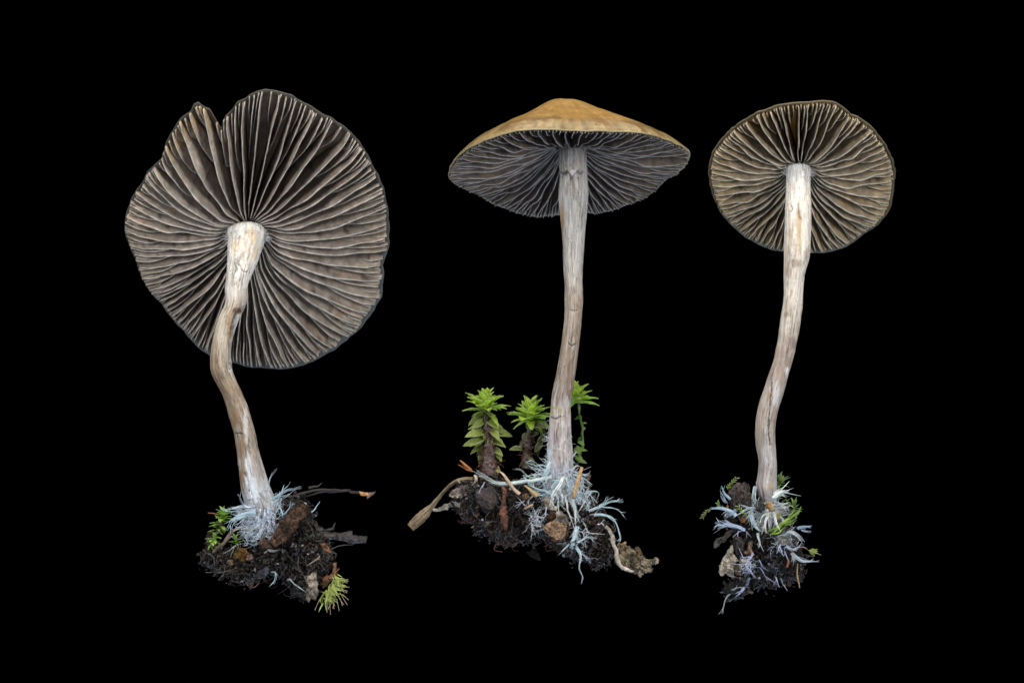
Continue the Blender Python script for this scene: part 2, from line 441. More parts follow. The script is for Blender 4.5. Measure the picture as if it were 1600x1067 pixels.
def apex(root, cx, cy, y, rx, ry, n, seed):
    rg = np.random.default_rng(seed); A = Acc(); c = P(cx, cy, y)
    for i in range(n):
        th = rg.uniform(-.35, math.pi+.35); d = np.array([math.cos(th), rg.uniform(-.3, .5), math.sin(th)]); k = rg.uniform(.72, 1.0)
        p = c+np.array([rx*math.cos(th), 0, ry*math.sin(th)])/100*k; l = rg.uniform(.03, .11); d /= np.linalg.norm(d)
        v, f = tube([p-np.array([0, .03, 0]), p+d*l*.5+rg.normal(0, .01, 3), p+d*l+rg.normal(0, .02, 3)], [.006, .0045, .001], 4, 1, 6)
        A.add(v, f, np.array((.62, .63, .66))*rg.uniform(.7, 1.1))
    V, F, C = A.get(); o = mk('apex_fibrils', V, F, M['myc'], root, C); o['kind'] = 'stuff'
def fuzz(root, n, ctrs, seed, col, ln=(.05, .22), r=.004, dirs=None, name='mycelium_fuzz'):
    """loose hairs: ctrs px,py,y,spread px"""
    rg = np.random.default_rng(seed); A = Acc()
    for _ in range(n):
        cx, cy, y, sx, sy = ctrs[rg.integers(len(ctrs))]
        gx, gy = cx+rg.normal(0, sx), cy+rg.normal(0, sy); p = P(gx, gy, front(gx, gy, y+rg.normal(0, .12)))
        d = rg.normal(0, 1, 3); d[1] *= .6
        if dirs is not None: d = d*.45+np.array(dirs)
        d /= np.linalg.norm(d); l = rg.uniform(*ln)
        s = rg.normal(0, 1, 3)*.35
        v, f = tube([p, p+(d+s*.3)*l*.5, p+(d+s)*l], [r*1.3, r, r*.3], 4, 1, 6)
        A.add(v, f, np.array(col)*rg.uniform(.6, 1.2))
    V, F, C = A.get(); o = mk(name, V, F, M['myc'], root, C); o['kind'] = 'stuff'
    return o

# ------------------------------------------------------------------ pillow: any traced solid
def inside(poly, x, y):
    c = np.zeros(x.shape, bool); n = len(poly)
    for i in range(n):
        x0, y0 = poly[i]; x1, y1 = poly[(i+1) % n]
        if y0 == y1: continue
        k = ((y0 > y) != (y1 > y)) & (x < (x1-x0)*(y-y0)/(y1-y0)+x0)
        c ^= k
    return c
def edist(poly, x, y):
    d = np.full(x.shape, 1e9); n = len(poly)
    for i in range(n):
        x0, y0 = poly[i]; x1, y1 = poly[(i+1) % n]
        L2 = (x1-x0)**2+(y1-y0)**2+1e-9
        t = np.clip(((x-x0)*(x1-x0)+(y-y0)*(y1-y0))/L2, 0, 1)
        d = np.minimum(d, np.hypot(x-x0-t*(x1-x0), y-y0-t*(y1-y0)))
    return d
def pillow(poly, y0, thick, step=1.6, amp=.06, fr=6.0, edge=3.0, seed=0, tilt=(0, 0), rnd=10.0, back=1.0, curl=0., stretch=(1, 1, 1)):
    """solid from a px outline: half thickness `thick` cm, distance y0; amp surface relief; edge px raggedness"""
    pa = np.array(poly, float); x0, y0_ = pa.min(0)-edge-2; x1, y1_ = pa.max(0)+edge+2
    nx = int((x1-x0)/step)+1; ny = int((y1_-y0_)/step)+1
    gx, gy = np.meshgrid(x0+np.arange(nx)*step, y0_+np.arange(ny)*step, indexing='ij')
    q = np.stack([gx/100*7, gy/100*7, gx*0+seed], -1).reshape(-1, 3)
    wx = gx+edge*fbm(q, 4, seed).reshape(gx.shape); wy = gy+edge*fbm(q+31, 4, seed+3).reshape(gx.shape)
    ins = inside(poly, wx, wy)
    d = edist(poly, wx, wy)*ins
    cell = ins[:-1, :-1] & ins[1:, :-1] & ins[:-1, 1:] & ins[1:, 1:]
    use = np.zeros(ins.shape, bool)
    for a in (0, 1):
        for b in (0, 1): use[a:nx-1+a, b:ny-1+b] |= cell
    cnt = np.zeros(ins.shape, int)
    for a in (0, 1):
        for b in (0, 1): cnt[a:nx-1+a, b:ny-1+b] += cell
    bnd = use & (cnt < 4)
    idx = -np.ones(ins.shape, int); idx[use] = np.arange(use.sum())
    X, Y = gx[use], gy[use]; dd = d[use]; bb = bnd[use]
    prof_ = np.sqrt(np.clip(1-(1-np.clip(dd/rnd, 0, 1))**2, 0, 1)); prof_[bb] = .12
    cx, cy = pa.mean(0)
    yc = y0+tilt[0]*(X-cx)/100+tilt[1]*(cy-Y)/100+curl*(((X-cx)/100)**2)
    base = np.array([P(a, b, c) for a, b, c in zip(X, Y, yc)])
    st = np.array(stretch)
    nf = fbm(base*fr*st+seed*3.3, 5, seed, .6); nb = fbm(base*fr*st+seed*3.3+50, 4, seed+7, .6)
    fv = base.copy(); fv[:, 1] -= thick*prof_+amp*nf*np.minimum(1, prof_*1.3)
    bv = base.copy(); bv[:, 1] += thick*prof_*back+amp*nb*np.minimum(1, prof_*1.3)
    n = len(base); f = []
    ii, jj = np.nonzero(cell)
    A, B_, C_, D_ = idx[ii, jj], idx[ii+1, jj], idx[ii+1, jj+1], idx[ii, jj+1]
    for a, b, c, e in zip(A.tolist(), B_.tolist(), C_.tolist(), D_.tolist()):
        f.append((a, e, c, b)); f.append((n+a, n+b, n+c, n+e))
    # rim walls
    cs = set(zip(ii.tolist(), jj.tolist()))
    for i, j in cs:
        a, b, c, e = int(idx[i, j]), int(idx[i+1, j]), int(idx[i+1, j+1]), int(idx[i, j+1])
        if (i, j-1) not in cs: f.append((a, b, n+b, n+a))
        if (i, j+1) not in cs: f.append((c, e, n+e, n+c))
        if (i-1, j) not in cs: f.append((e, a, n+a, n+e))
        if (i+1, j) not in cs: f.append((b, c, n+c, n+b))
    v = np.vstack([fv, bv]); return v, f, np.r_[nf, nb]
def shade(v, base, var, fr=8, seed=0, cols=()):
    k = fbm(v*fr, 4, seed)[:, None]
    c = np.array(base)*(1+var*k)
    for i, (cc, th, st) in enumerate(cols):
        m = sstep(th, th+.3, fbm(v*fr*.8+11*(i+1), 4, seed+10+i))[:, None]*st
        c = c*(1-m)+np.array(cc)*m
    return np.clip(c, 0, 1)
def solid(name, label, cat, poly, y0, thick, base, mat='wood', var=.4, cols=(), group=None, fr=8, cseed=None, smooth=False, **kw):
    cx, cy = np.mean(poly, 0); y0 = min(y0, front(cx, cy, y0)+thick*.5)
    v, f, nf = pillow(poly, y0, thick, **kw)
    c = shade(v, np.array(base)*.85, var, fr, cseed or kw.get('seed', 1), cols)
    g = sstep(.05, .5, fbm(v*17, 4, 77))[:, None]*.62; c = c*(1-g)+np.array([.035, .026, .021])*g
    g = sstep(-.05, .5, -fbm(v*38, 3, 78))[:, None]*.35; c = c*(1-g)
    v = v+np.stack([fbm(v*24+9*i, 3, 60+i) for i in range(3)], 1)*.012
    return ontop(name, v, f, M[mat], label, cat, c, group, smooth)

# ------------------------------------------------------------------ soil
CRUMBS = []
def crumb_shapes():
    import bmesh
    for k in range(8):
        bm = bmesh.new(); bmesh.ops.create_icosphere(bm, subdivisions=2, radius=1)
        v = np.array([x.co[:] for x in bm.verts]); f = [tuple(q.index for q in p.verts) for p in bm.faces]; bm.free()
        v = v*(1+.75*fbm(v*1.8+k*5, 4, k, .7)[:, None])*np.array([1, .7, .45])
        CRUMBS.append((v, f))
crumb_shapes()
def rotm(rg):
    q = rg.normal(0, 1, 4); q /= np.linalg.norm(q); a, b, c, d = q
    return np.array([[1-2*(c*c+d*d), 2*(b*c-a*d), 2*(b*d+a*c)], [2*(b*c+a*d), 1-2*(b*b+d*d), 2*(c*d-a*b)], [2*(b*d-a*c), 2*(c*d+a*b), 1-2*(b*b+c*c)]])
FR = []
def front(px, py, d=0.):
    # distance of the soil's near face behind a picture point, so that what lies on the soil rests on it
    for q in FR:
        k = (np.abs(q[0]-px) < 3.5) & (np.abs(q[1]-py) < 3.5)
        if k.any(): return min(d, np.percentile(q[2][k], 25)-.05)
    return d
SOILC = [(.010, .008, .008), (.018, .013, .011), (.009, .010, .014), (.024, .017, .013), (.007, .006, .006)]
def soil(label, poly, y0, thick, seed, nbig, nsmall, nroot, base_px, roots=((.10, .055, .035), (.06, .035, .026), (.16, .145, .13)), rl=(.15, .6)):
    rg = np.random.default_rng(seed); pa = np.array(poly, float)
    root = thing('soil_clump', label, 'soil clump', P(*base_px), 'soil clumps at the mushroom bases')
    v, f, nf = pillow(poly, y0, thick, step=1.3, amp=.17, fr=6.5, edge=6, seed=seed, rnd=24)
    c = shade(v, (.009, .0075, .0075), .5, 9, seed, [((.035, .024, .018), .25, .8), ((.022, .024, .034), .4, .6)])
    mk('soil_core', v, f, M['soil'], root, c, False)
    surf = v[:len(v)//2]; fx, fy = to_px(surf); FR.append((fx, fy, surf[:, 1]))
    mesh = []
    for k, (cv, cf) in enumerate(CRUMBS):
        cc = np.array(SOILC[k % 5]); me_o = None; mesh.append((cv, cf, cc))
    shared = {}
    for i in range(nbig):
        p = surf[rg.integers(len(surf))]+rg.normal(0, .03, 3); k = i % 8
        if k not in shared:
            cv, cf, cc = mesh[k]
            o = mk('soil_crumb', cv, cf, M['soil'], None, np.clip(shade(cv*.3, cc, .5, 9, k), 0, 1), False)
            o.parent = root; shared[k] = o
        else:
            o = shared[k].copy(); sc.collection.objects.link(o); o.parent = root
        s = rg.uniform(.05, .085)
        o.matrix_basis = Matrix.Translation(Vector((p-np.array(root['_o']))*S)) @ Matrix(rotm(rg).tolist()).to_4x4() @ Matrix.Scale(s, 4)
        o['_o'] = [0, 0, 0]
    A = Acc()
    for i in range(nsmall):
        p = surf[rg.integers(len(surf))]+rg.normal(0, .045, 3)
        cv, cf, cc = mesh[rg.integers(8)]
        s = rg.uniform(.008, .034)*(1 if rg.random() < .85 else 1.5)
        vv = (cv*s)@rotm(rg).T+p
        if rg.random() < .05: cc = np.array([.13, .09, .06]); s *= .7
        elif rg.random() < .03: cc = np.array([.30, .30, .32]); s *= .5
        A.add(vv, cf, cc*rg.uniform(.6, 1.5))
    V, F, C = A.get(); o = mk('fine_crumbs', V, F, M['soil'], root, C, False); o['kind'] = 'stuff'
    # dark flakes of rotted leaf
    A = Acc()
    for i in range(nsmall//7):
        p = surf[rg.integers(len(surf))]+rg.normal(0, .05, 3); m = rg.integers(4, 7)
        th = np.sort(rg.uniform(0, 6.28, m)); rr = rg.uniform(.4, 1, m)*rg.uniform(.03, .09)
        top = np.stack([rr*np.cos(th), rr*np.sin(th)*.6, .01+0*th], 1); bot = top-np.array([0, 0, .012])
        vv = np.vstack([top, bot])@rotm(rg).T+p
        ff = [tuple(range(m)), tuple(range(2*m-1, m-1, -1))]+[(j, m+j, m+(j+1) % m, (j+1) % m) for j in range(m)]
        cc = [(.03, .023, .02), (.06, .04, .026), (.022, .024, .034), (.12, .09, .065)][rg.choice(4, p=[.4, .25, .25, .1])]
        A.add(vv, ff, np.array(cc)*rg.uniform(.6, 1.3))
    V, F, C = A.get(); o = mk('leaf_flakes', V, F, M['litter'], root, C, False); o['kind'] = 'stuff'
    A = Acc()
    for i in range(nroot):
        p = surf[rg.integers(len(surf))]+np.array([0, -.03, 0]); d = rg.normal(0, 1, 3); d[1] *= .35; d[2] -= .3
        d /= np.linalg.norm(d); l = rg.uniform(*rl); q = [p]
        for k in range(4):
            d = d+rg.normal(0, .45, 3)*np.array([1, .5, 1]); d /= np.linalg.norm(d); q.append(q[-1]+d*l/4)
            if not inside(poly, *[np.array([z]) for z in (lambda u: (u[0][0], u[1][0]))(to_px(q[-1][None]))])[0]: d = d*.3+(surf[rg.integers(len(surf))]-q[-1])*.8; d /= np.linalg.norm(d)
        r = rg.uniform(.0015, .004)
        vv, ff = tube(q, [r, r, r*.4], 4, 1, 12); A.add(vv, ff, np.array(roots[rg.choice(len(roots))])*rg.uniform(.6, 1.4))
    V, F, C = A.get(); o = mk('rootlets', V, F, M['root'], root, C); o['kind'] = 'stuff'
    return root, surf

# ------------------------------------------------------------------ moss
LEAF = {}
def leaf_mesh(kind, width, bend, fold, tipc, basec, seed):
    key = (kind, seed)
    if key in LEAF: return LEAF[key]
    n = 9; xs = np.linspace(0, 1, n); w_ = width*np.sin(np.pi*np.clip(xs*.93+.06, 0, 1)**.85)**.8; w_[-1] = .004
    rows = []
    cols = []
    for x, hw in zip(xs, w_):
        z = bend*x*x
        for k in (-1, -.5, 0, .5, 1):
            rows.append((x*(1-.12*abs(bend)*x), k*hw, z+fold*abs(k)*hw+.012*math.sin(x*17+k*3+seed)))
            e = abs(k)
            b = np.array(basec)*(1-x)+np.array(tipc)*x
            if k == 0: b = b*1.25
            if e == 1: b = b*.55+np.array([.60, .74, .48])*.45
            cols.append(b)
    v = np.array(rows); m = len(v); v2 = v-np.array([0, 0, .010]); V = np.vstack([v, v2]); f = []
    for i in range(n-1):
        for k in range(4):
            a = i*5+k; f.append((a, a+5, a+6, a+1)); f.append((m+a, m+a+1, m+a+6, m+a+5))
        f.append((i*5, m+i*5, m+i*5+5, i*5+5)); f.append((i*5+4, i*5+9, m+i*5+9, m+i*5+4))
    f.append((0, 1, 2, 3, 4, m+4, m+3, m+2, m+1, m+0)); e = (n-1)*5; f.append((e+4, e+3, e+2, e+1, e, m+e, m+e+1, m+e+2, m+e+3, m+e+4))
    me_o = mk('leaf', V, f, M['moss'], None, np.vstack([cols, cols]))
    me = me_o.data; bpy.data.objects.remove(me_o); LEAF[key] = me
    return me
def put_leaf(root, me, p, d, up, size):
    d = Vector(d).normalized(); z = Vector(up)-d*Vector(up).dot(d); z.normalize(); y = z.cross(d)
    m = Matrix((d, y, z)).transposed().to_4x4()
    o = bpy.data.objects.new('leaf', me); sc.collection.objects.link(o); o.parent = root
    o.matrix_basis = Matrix.Translation(Vector((np.array(p)-np.array(root['_o']))*S)) @ m @ Matrix.Scale(size, 4)
    return o
def moss(label, stem_pts, stem_w, rosettes, low, seed, green=((.46, .66, .006), (.52, .66, .10)), scol=(.035, .016, .014), olive=((.16, .21, .02), (.38, .44, .12)), y=0., width=.25, group='moss shoots in the soil clumps', name='moss_plant'):
    rg = np.random.default_rng(seed)
    q = [P(a, b, y+(c if True else 0)) for a, b, c in stem_pts]
    root = thing(name, label, 'moss', q[-1], group)
    v, f = tube(q, [x/200 for x in stem_w], 12, 1, 60)
    v = v+np.stack([fbm(v*11+9*i, 4, seed+i) for i in range(3)], 1)*.022*min(1.5, max(stem_w)/12)
    mk('stem', v, f, M['mstem'], root, shade(v, scol, .5, 10, seed, [((.16, .10, .09), .35, .5)]))
    if max(stem_w) > 8:
        A = Acc()
        for i in range(int(6*max(stem_w))):
            k = rg.uniform(.25, 1)**.7; j = min(len(q)-1.001, k*(len(q)-1)); a_ = q[int(j)]*(1-j % 1)+q[int(j)+1]*(j % 1); w0 = np.interp(k, np.linspace(0, 1, len(stem_w)), stem_w)/200
            th = rg.uniform(0, 6.28); p0 = a_+np.array([math.cos(th), math.sin(th)*.9, 0])*w0*.95; d = np.array([math.cos(th), math.sin(th), rg.uniform(-1.5, .3)]); d /= np.linalg.norm(d); l = rg.uniform(.02, .08)
            vv, ff = tube([p0, p0+d*l*.5+rg.normal(0, .02, 3), p0+d*l+rg.normal(0, .03, 3)], [.006, .005, .002], 4, 1, 7); A.add(vv, ff, np.array((.10, .05, .03))*rg.uniform(.5, 1.6))
        V, F, C = A.get(); o = mk('rhizoids', V, F, M['root'], root, C); o['kind'] = 'stuff'
    for (cx, cy, cyy, ln, n, el0, el1, squash) in rosettes:
        c = P(cx, cy, y+cyy)
        for i in range(n):
            k = i/(n-1.0) if n > 1 else 0
            az = i*2.399+rg.uniform(-.2, .2); el = math.radians(el0+(el1-el0)*k+rg.uniform(-16, 16))
            d = np.array([math.cos(az)*math.cos(el), math.sin(az)*math.cos(el)*squash, math.sin(el)])
            L = ln*(1.0-.22*(1-k))*rg.uniform(.78, 1.1)
            g = leaf_mesh('g'+str(seed), width*rg.choice([1.0, 1.15]), -.2, .4, green[1], green[0], int(rg.integers(5)))
            put_leaf(root, g, c+np.array([0, 0, .09*(1-k)])+rg.normal(0, .012, 3), d, (0, 0, 1) if abs(d[2]) < .85 else (-d[0]*2, -d[1]*2, .3), L)
    for (lx, ly, ang, L, fy) in list(low):
        if len(low) > 14:
            low.append((lx+rg.uniform(-5, 5), ly+rg.uniform(-7, 9), rg.uniform(-40, 220), L*.6, rg.uniform(-.9, -.3)))
            if len(low) >= 27: break
    for (lx, ly, ang, L, fy) in low:
        g = leaf_mesh('o'+str(seed), width*1.05, -.35, .4, olive[1], olive[0], int(rg.integers(5)))
        a = math.radians(ang+rg.uniform(-22, 22)); fy = fy+rg.uniform(-.4, .4); d = np.array([math.cos(a), fy, math.sin(a)])
        put_leaf(root, g, P(lx, ly, y+fy*.05-(.09 if fy < -.3 else 0)), d, (rg.uniform(-.6, .6), -.7, .7), L/100*rg.uniform(.75, 1.1))
    return root

# ================================================================== SOIL CLUMPS
soil('dark soil clump under the leftmost mushroom with a trailing right end',
     [(315,868),(325,860),(345,858),(372,856),(400,858),(425,848),(436,815),(440,785),(470,778),(486,800),(490,822),(508,840),(518,856),(520,868),(516,882),(508,893),(500,905),(488,925),(476,932),(464,924),(452,914),(440,900),(420,896),(404,903),(396,913),(384,911),(376,903),(360,906),(348,896),(333,890),(320,882)],
     .05, .30, 21, 50, 2600, 260, (420, 915, 0))
soil('broad dark soil clump under the middle mushroom below the moss',
     [(706,772),(722,756),(740,742),(775,744),(800,754),(830,760),(860,768),(890,766),(918,768),(938,786),(944,812),(958,838),(966,862),(956,879),(930,881),(905,871),(880,858),(850,842),(822,846),(800,852),(775,846),(752,834),(735,816),(716,800)],
     .05, .32, 22, 75, 3600, 420, (840, 855, 0), ((.13, .055, .03), (.08, .04, .028), (.18, .17, .18)), (.15, .55))
soil('narrow ragged soil clump under the rightmost mushroom',
     [(1150,796),(1180,800),(1196,812),(1230,826),(1244,846),(1250,872),(1250,898),(1236,906),(1214,903),(1192,914),(1166,922),(1150,932),(1136,932),(1132,922),(1146,905),(1160,890),(1150,868),(1148,848),(1156,832),(1142,812)],
     .05, .26, 23, 40, 2200, 260, (1195, 925, 0), ((.10, .06, .045), (.07, .07, .10), (.13, .15, .22)), (.1, .4))

# ================================================================== MUSHROOM 1
m1 = thing('mushroom', 'leftmost mushroom, wide cap seen from below with torn upper left edge and kinked stem', 'mushroom', P(415, 830, 0), 'mushrooms lined up against black')
tr1 = [(195.7,360),(198,336),(204,313),(220.5,289),(232,268),(253,249),(257,230),(270,207),(279,190),(299,174),(302.5,165),(310.5,162),(317,168),(328.5,171),(334,183),(345,202),(352,181),(362.6,171.5),(371,159),(382,155),(401.5,145),(414,141),(420.5,141),(441,144),(457.6,149),(481,161.5),(504,175),(524,187),(546,205),(567,229),(582,254),(594,276),(601.5,301),(606,326),(607.6,352),(605,395),(597.7,415),(599,440),(596,462),(584.7,483),(571,505),(546.5,528),(524,548),(497,563.7),(463,576),(443,580.6),(420.5,580),(400,577),(380,575),(362,569),(345,562),(328.5,556),(306,540),(288,518),(270,500),(254,475),(238.5,455),(220.5,425.5),(214,405),(205,385),(198,368)]
cap1 = Cap((385, 369, 0), 28, 0, tr1, 3)
T1 = prof([(0, .80), (.3, .74), (.7, .46), (.92, .18), (1, .03)])
B1 = prof([(0, .66), (.3, .60), (.7, .34), (.92, .09), (1, -.01)])
d1 = prof([(0, .46), (.1, .56), (.3, .70), (.6, .60), (.85, .30), (.97, .09), (1, .04)])
def top1(t, ph, v): return shade(v, (.30, .21, .11), .2, 5, 3)
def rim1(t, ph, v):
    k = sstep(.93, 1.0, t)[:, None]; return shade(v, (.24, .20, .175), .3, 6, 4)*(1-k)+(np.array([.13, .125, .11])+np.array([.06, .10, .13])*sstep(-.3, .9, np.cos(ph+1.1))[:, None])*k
G1 = ((.32, .275, .24), (.40, .335, .26), (.34, .245, .18), (.50, .47, .44))
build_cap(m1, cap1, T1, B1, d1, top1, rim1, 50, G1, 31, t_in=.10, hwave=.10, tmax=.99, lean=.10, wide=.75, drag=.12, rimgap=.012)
W1 = (.78, .76, .71); TN = (.50, .43, .35); BL = (.62, .68, .76)
st1 = lr([(349,377,395,0),(350.5,370,402,0),(353,363.5,409,-.01),(357,358,414,-.02),(361,355,416.5,-.02),(366,354.5,416.5,-.03),(373,355,415,-.05),(385,355,410,-.12),(396,354.5,405.5,-.21),(407,354,401.5,-.31),(430,353,391,-.55),(452,351,385.5,-.6),(466,352.5,386,-.62),(480,349.5,382.5,-.64),(491,344.5,377,-.64),(506,339,371.5,-.62),(531,333,363,-.6),(554,329.5,361,-.58),(578,330,363,-.55),(590,335,367,-.52),(616,348,379,-.48),(644,356,390,-.42),(672,365,398,-.36),(700,369.6,403,-.3),(729,372,410.6,-.24),(757,375,419.6,-.18),(779,380.5,428.5,-.14),(799,386,434,-.1),(821,398,433,-.06),(836,408,427,0)])
g1 = [(340, W1, .05), (440, (.74,.71,.67), .15), (475, (.60,.54,.47), .5), (500, (.62,.55,.44), .6), (560, (.40,.32,.24), .75), (610, (.36,.29,.22), .8), (700, (.38,.32,.26), .8), (745, (.46,.47,.49), .45), (790, (.50,.56,.64), .25), (840, (.46,.42,.38), .5)]
bl1 = [(393,370,8,13,(.74,.55,.32),.5),(368,385,7,12,(.70,.58,.36),.4),(399,395,5,12,(.62,.48,.32),.5),(374,486,12,5,(.16,.10,.07),.85),(384,472,4,8,(.42,.38,.36),.6),(378,462,8,14,(.42,.37,.32),.5),(360,520,6,40,(.40,.27,.17),.75),(371,520,5,30,(.62,.63,.65),.7),(360,560,5,30,(.66,.67,.68),.6),(344,510,6,30,(.68,.62,.50),.5),
       (366,655,5,16,(.30,.19,.11),.7),(377,632,10,5,(.40,.32,.25),.5),(376,700,4,14,(.34,.22,.12),.7),(378,745,4,20,(.34,.21,.12),.8),(388,735,5,26,(.74,.77,.82),.7),(396,765,9,20,(.70,.76,.85),.6),(384,660,4,30,(.68,.66,.64),.6),(355,600,6,15,(.36,.27,.18),.5),(405,812,16,14,(.60,.55,.50),.6),(404,823,5,4,(.28,.19,.13),.7)]
ck1 = [([(366,411),(369,420),(367,426)],1.1,.02,.65),([(373,412),(377,418),(380,424),(386,425)],1.1,.02,.7),([(387,479),(377,485),(369,492),(364,510),(361,540),(360,575)],2.6,.075,.6),
       ([(368,677),(379,678)],1.2,.02,.6),([(383,738),(386,750),(389,768)],1.0,.02,.7),([(406,771),(412,782)],1.0,.02,.6),([(388,782),(394,780),(396,788)],1,.015,.5),([(399,803),(402,806)],2,.03,.8),([(376,560),(384,590),(391,620)],2.5,.02,.15),([(372,730),(376,757),(381,772)],1.5,.02,.45)]
build_stem(m1, st1, g1, bl1, ck1, 101)
s1 = [(3,[(392,790),(364.5,794),(345,796)]),(4,[(394,796),(366,798.5),(349.5,799)]),(7,[(399,799),(378,806),(364.5,813.5),(355.5,828.5)]),(4,[(396,803),(376,805),(361,803)]),
 (3,[(410,820),(390,826),(375,826),(364,828.5)],(.52,.55,.50)),(4,[(417,822),(402,830),(390,839),(381,845)]),(2.6,[(408,845),(396,851),(384,849.5),(373.5,851)]),(2.2,[(409,826),(402,845),(400,855.5)]),
 (2.5,[(399,806),(384,807.5),(375,812)]),(2,[(396,825),(394,812),(390,806)]),(4,[(384,790),(376.5,777.5),(373.5,771.5)],(.2,.27,.33)),
 (4.5,[(424,781),(445,767),(470.5,761)]),(2.4,[(432,774),(448,759.5),(453,751)]),(2,[(417,768),(420,755),(425,743),(434,730)],(.34,.42,.48)),(2.4,[(428,788),(445,777.5),(452,772)]),
 (7,[(442,803),(449,798),(454,792.5),(460,785)],(.34,.46,.60)),(2.2,[(436,790),(439,797),(441,812)]),(2,[(487,798.5),(495,793)]),(2.2,[(423,893),(430,895),(426,914)],MY,-.3),(3,[(449,905),(462,911),(473,919)],(.4,.45,.52),-.3),
 (3,[(400,826),(392,834),(384,842)]),(2.2,[(412,832),(404,838),(398,846),(392,850)]),(2.5,[(372,852),(362,858),(357,862)],(.45,.46,.46)),(3,[(418,858),(430,861),(438,859)],(.4,.4,.4),-.4),(2,[(413,862),(419,856)],(.5,.5,.5),-.4),
 (3,[(428,790),(434,780),(440,770)]),(2.6,[(430,800),(436,792),(446,786)],(.4,.5,.6)),(4,[(396,800),(384,800),(372,803)])]
strands(m1, s1, -.42, 41)
apex(m1, 386, 371, -.1, 32, 15, 240, 51)
skirt(m1, 60, 386, 428, 790, 826, 190, 300, 12, 38, -.38, 61, (.64, .74, .88))
fuzz(m1, 330, [(414, 822, -.4, 12, 7), (405, 815, -.35, 15, 9), (385, 800, -.3, 8, 5), (428, 790, -.2, 8, 8), (396, 838, -.4, 10, 7)], 52, (.70, .76, .85), (.04, .16), .0035)

# ================================================================== MUSHROOM 2
m2 = thing('mushroom', 'middle mushroom, tan conical cap seen from the side on a straight pale stem', 'mushroom', P(878, 770, 0), 'mushrooms lined up against black')
tr2 = [(700,276),(702,268),(709.7,252),(725.4,236.5),(747,222.7),(765,215),(786.5,208),(808,202.5),(835.7,200),(853,200),(883,201),(919,202.5),(959,204),(978,204.5),(1002,205.6),(1018,208.5),(1037.5,216.8),(1057,224.6),(1076,234),(1077.5,240),(1063,260),(1043,278),(1029.6,293.5),(1006,307),(980,315),(958.7,323),(947,326),(930,331),(919,330),(895,333),(871,334),(857,335),(841.6,337),(828,335),(808,330),(792,325),(769,318),(753,309),(743,303),(727,296.5),(711.7,288.6),(702,281)]
cap2 = Cap((890, 268, 0), 69.5, 4.5, tr2, 8)
T2 = prof([(0, 1.17), (.08, 1.165), (.18, 1.105), (.34, .90), (.5, .705), (.67, .505), (.85, .28), (.95, .11), (1, .0)])
B2 = prof([(0, .82), (.2, .74), (.4, .60), (.6, .44), (.8, .24), (.95, .05), (1, -.035)])
d2 = prof([(0, .34), (.1, .38), (.3, .46), (.6, .42), (.85, .22), (.97, .07), (1, .03)])
def top2(t, ph, v):
    k = sstep(.78, .90, t+.02*noise(np.stack([np.cos(ph)*4, np.sin(ph)*4, ph*0], 1), 5))[:, None]
    c = shade(v, (.50, .29, .085), .12, 5, 8)*(1-k)+shade(v, (.26, .155, .058), .35, 8, 9, [((.42, .29, .11), .12, .6)])*k
    st = sstep(.85, 1, t)*(.5+.5*noise(np.stack([np.cos(ph)*26, np.sin(ph)*26, t*2], 1), 6)); st = np.clip(st, 0, 1)[:, None]
    c = c*(1-.5*st)+np.array([.52, .43, .22])*.5*st
    dk = sstep(.5, .8, noise(np.stack([np.cos(ph)*40, np.sin(ph)*40, t*3], 1), 16))[:, None]*sstep(.88, .98, t)[:, None]
    ln = np.exp(-((t-.84)/.012)**2)[:, None]*.25*(.5+.5*noise(v*5, 9))[:, None]
    fb = fbm(np.stack([np.cos(ph)*34, np.sin(ph)*34, t*5], 1), 4, 12)[:, None]; sp = sstep(.55, .8, noise(v*21, 31))[:, None]*.3
    return c*(1-.35*dk)*(1-ln)*(1+.09*fb)*(1-sp)
def rim2(t, ph, v):
    k = sstep(.93, 1.0, t)[:, None]; return shade(v, (.085, .075, .075), .2, 6, 4)*(1-k)+np.array([.48, .43, .28])*k
G2 = ((.125, .105, .098), (.18, .15, .115), (.16, .12, .09), (.34, .32, .33))
build_cap(m2, cap2, T2, B2, d2, top2, rim2, 47, G2, 61, t_in=.10, tmax=.992, hwave=.05, lean=.06)
st2 = [(894,196,.30,19),(894,206,.2,19.5)]+lr([(215,874,914.5,.12),(226,873.5,915.4,.02),(258,874,917,-.15),(275,875,917.5,-.22),(297,873.5,919,-.28),(307,873.5,919,-.3),(330,875.7,917.5,-.34),(357,877.6,914,-.38),(384,879.8,912.2,-.4),(411,880,910.5,-.42),(438,882.5,909.3,-.44),(466,883,910,-.46),(493,883,908.5,-.47),(520,880,906.5,-.47),(547,876.5,904.5,-.46),(574.6,871.6,900.5,-.44),(602,865.7,896.5,-.41),(620,862,893.5,-.38),(632,861,890.5,-.36),(645.6,860,891.5,-.34),(678,856.7,892.8,-.3),(711,854.4,894.8,-.25),(737,856,895,-.2),(756,857,896,-.15),(775,862,892,-.1),(788,868,886,0)])
g2 = [(200, (.30,.30,.31), .2), (262, (.38,.38,.40), .4), (285, (.48,.48,.48), .45), (360, (.52,.51,.49), .5), (430, (.50,.46,.42), .5), (470, (.42,.36,.30), .6), (560, (.34,.28,.24), .6), (622, (.29,.235,.20), .6), (632, (.48,.46,.46), .5), (660, (.48,.44,.45), .5), (715, (.52,.51,.55), .4), (740, (.52,.57,.65), .15), (800, (.5,.56,.62), .2)]  # first stops are greyer: shade under the cap painted into the stem top
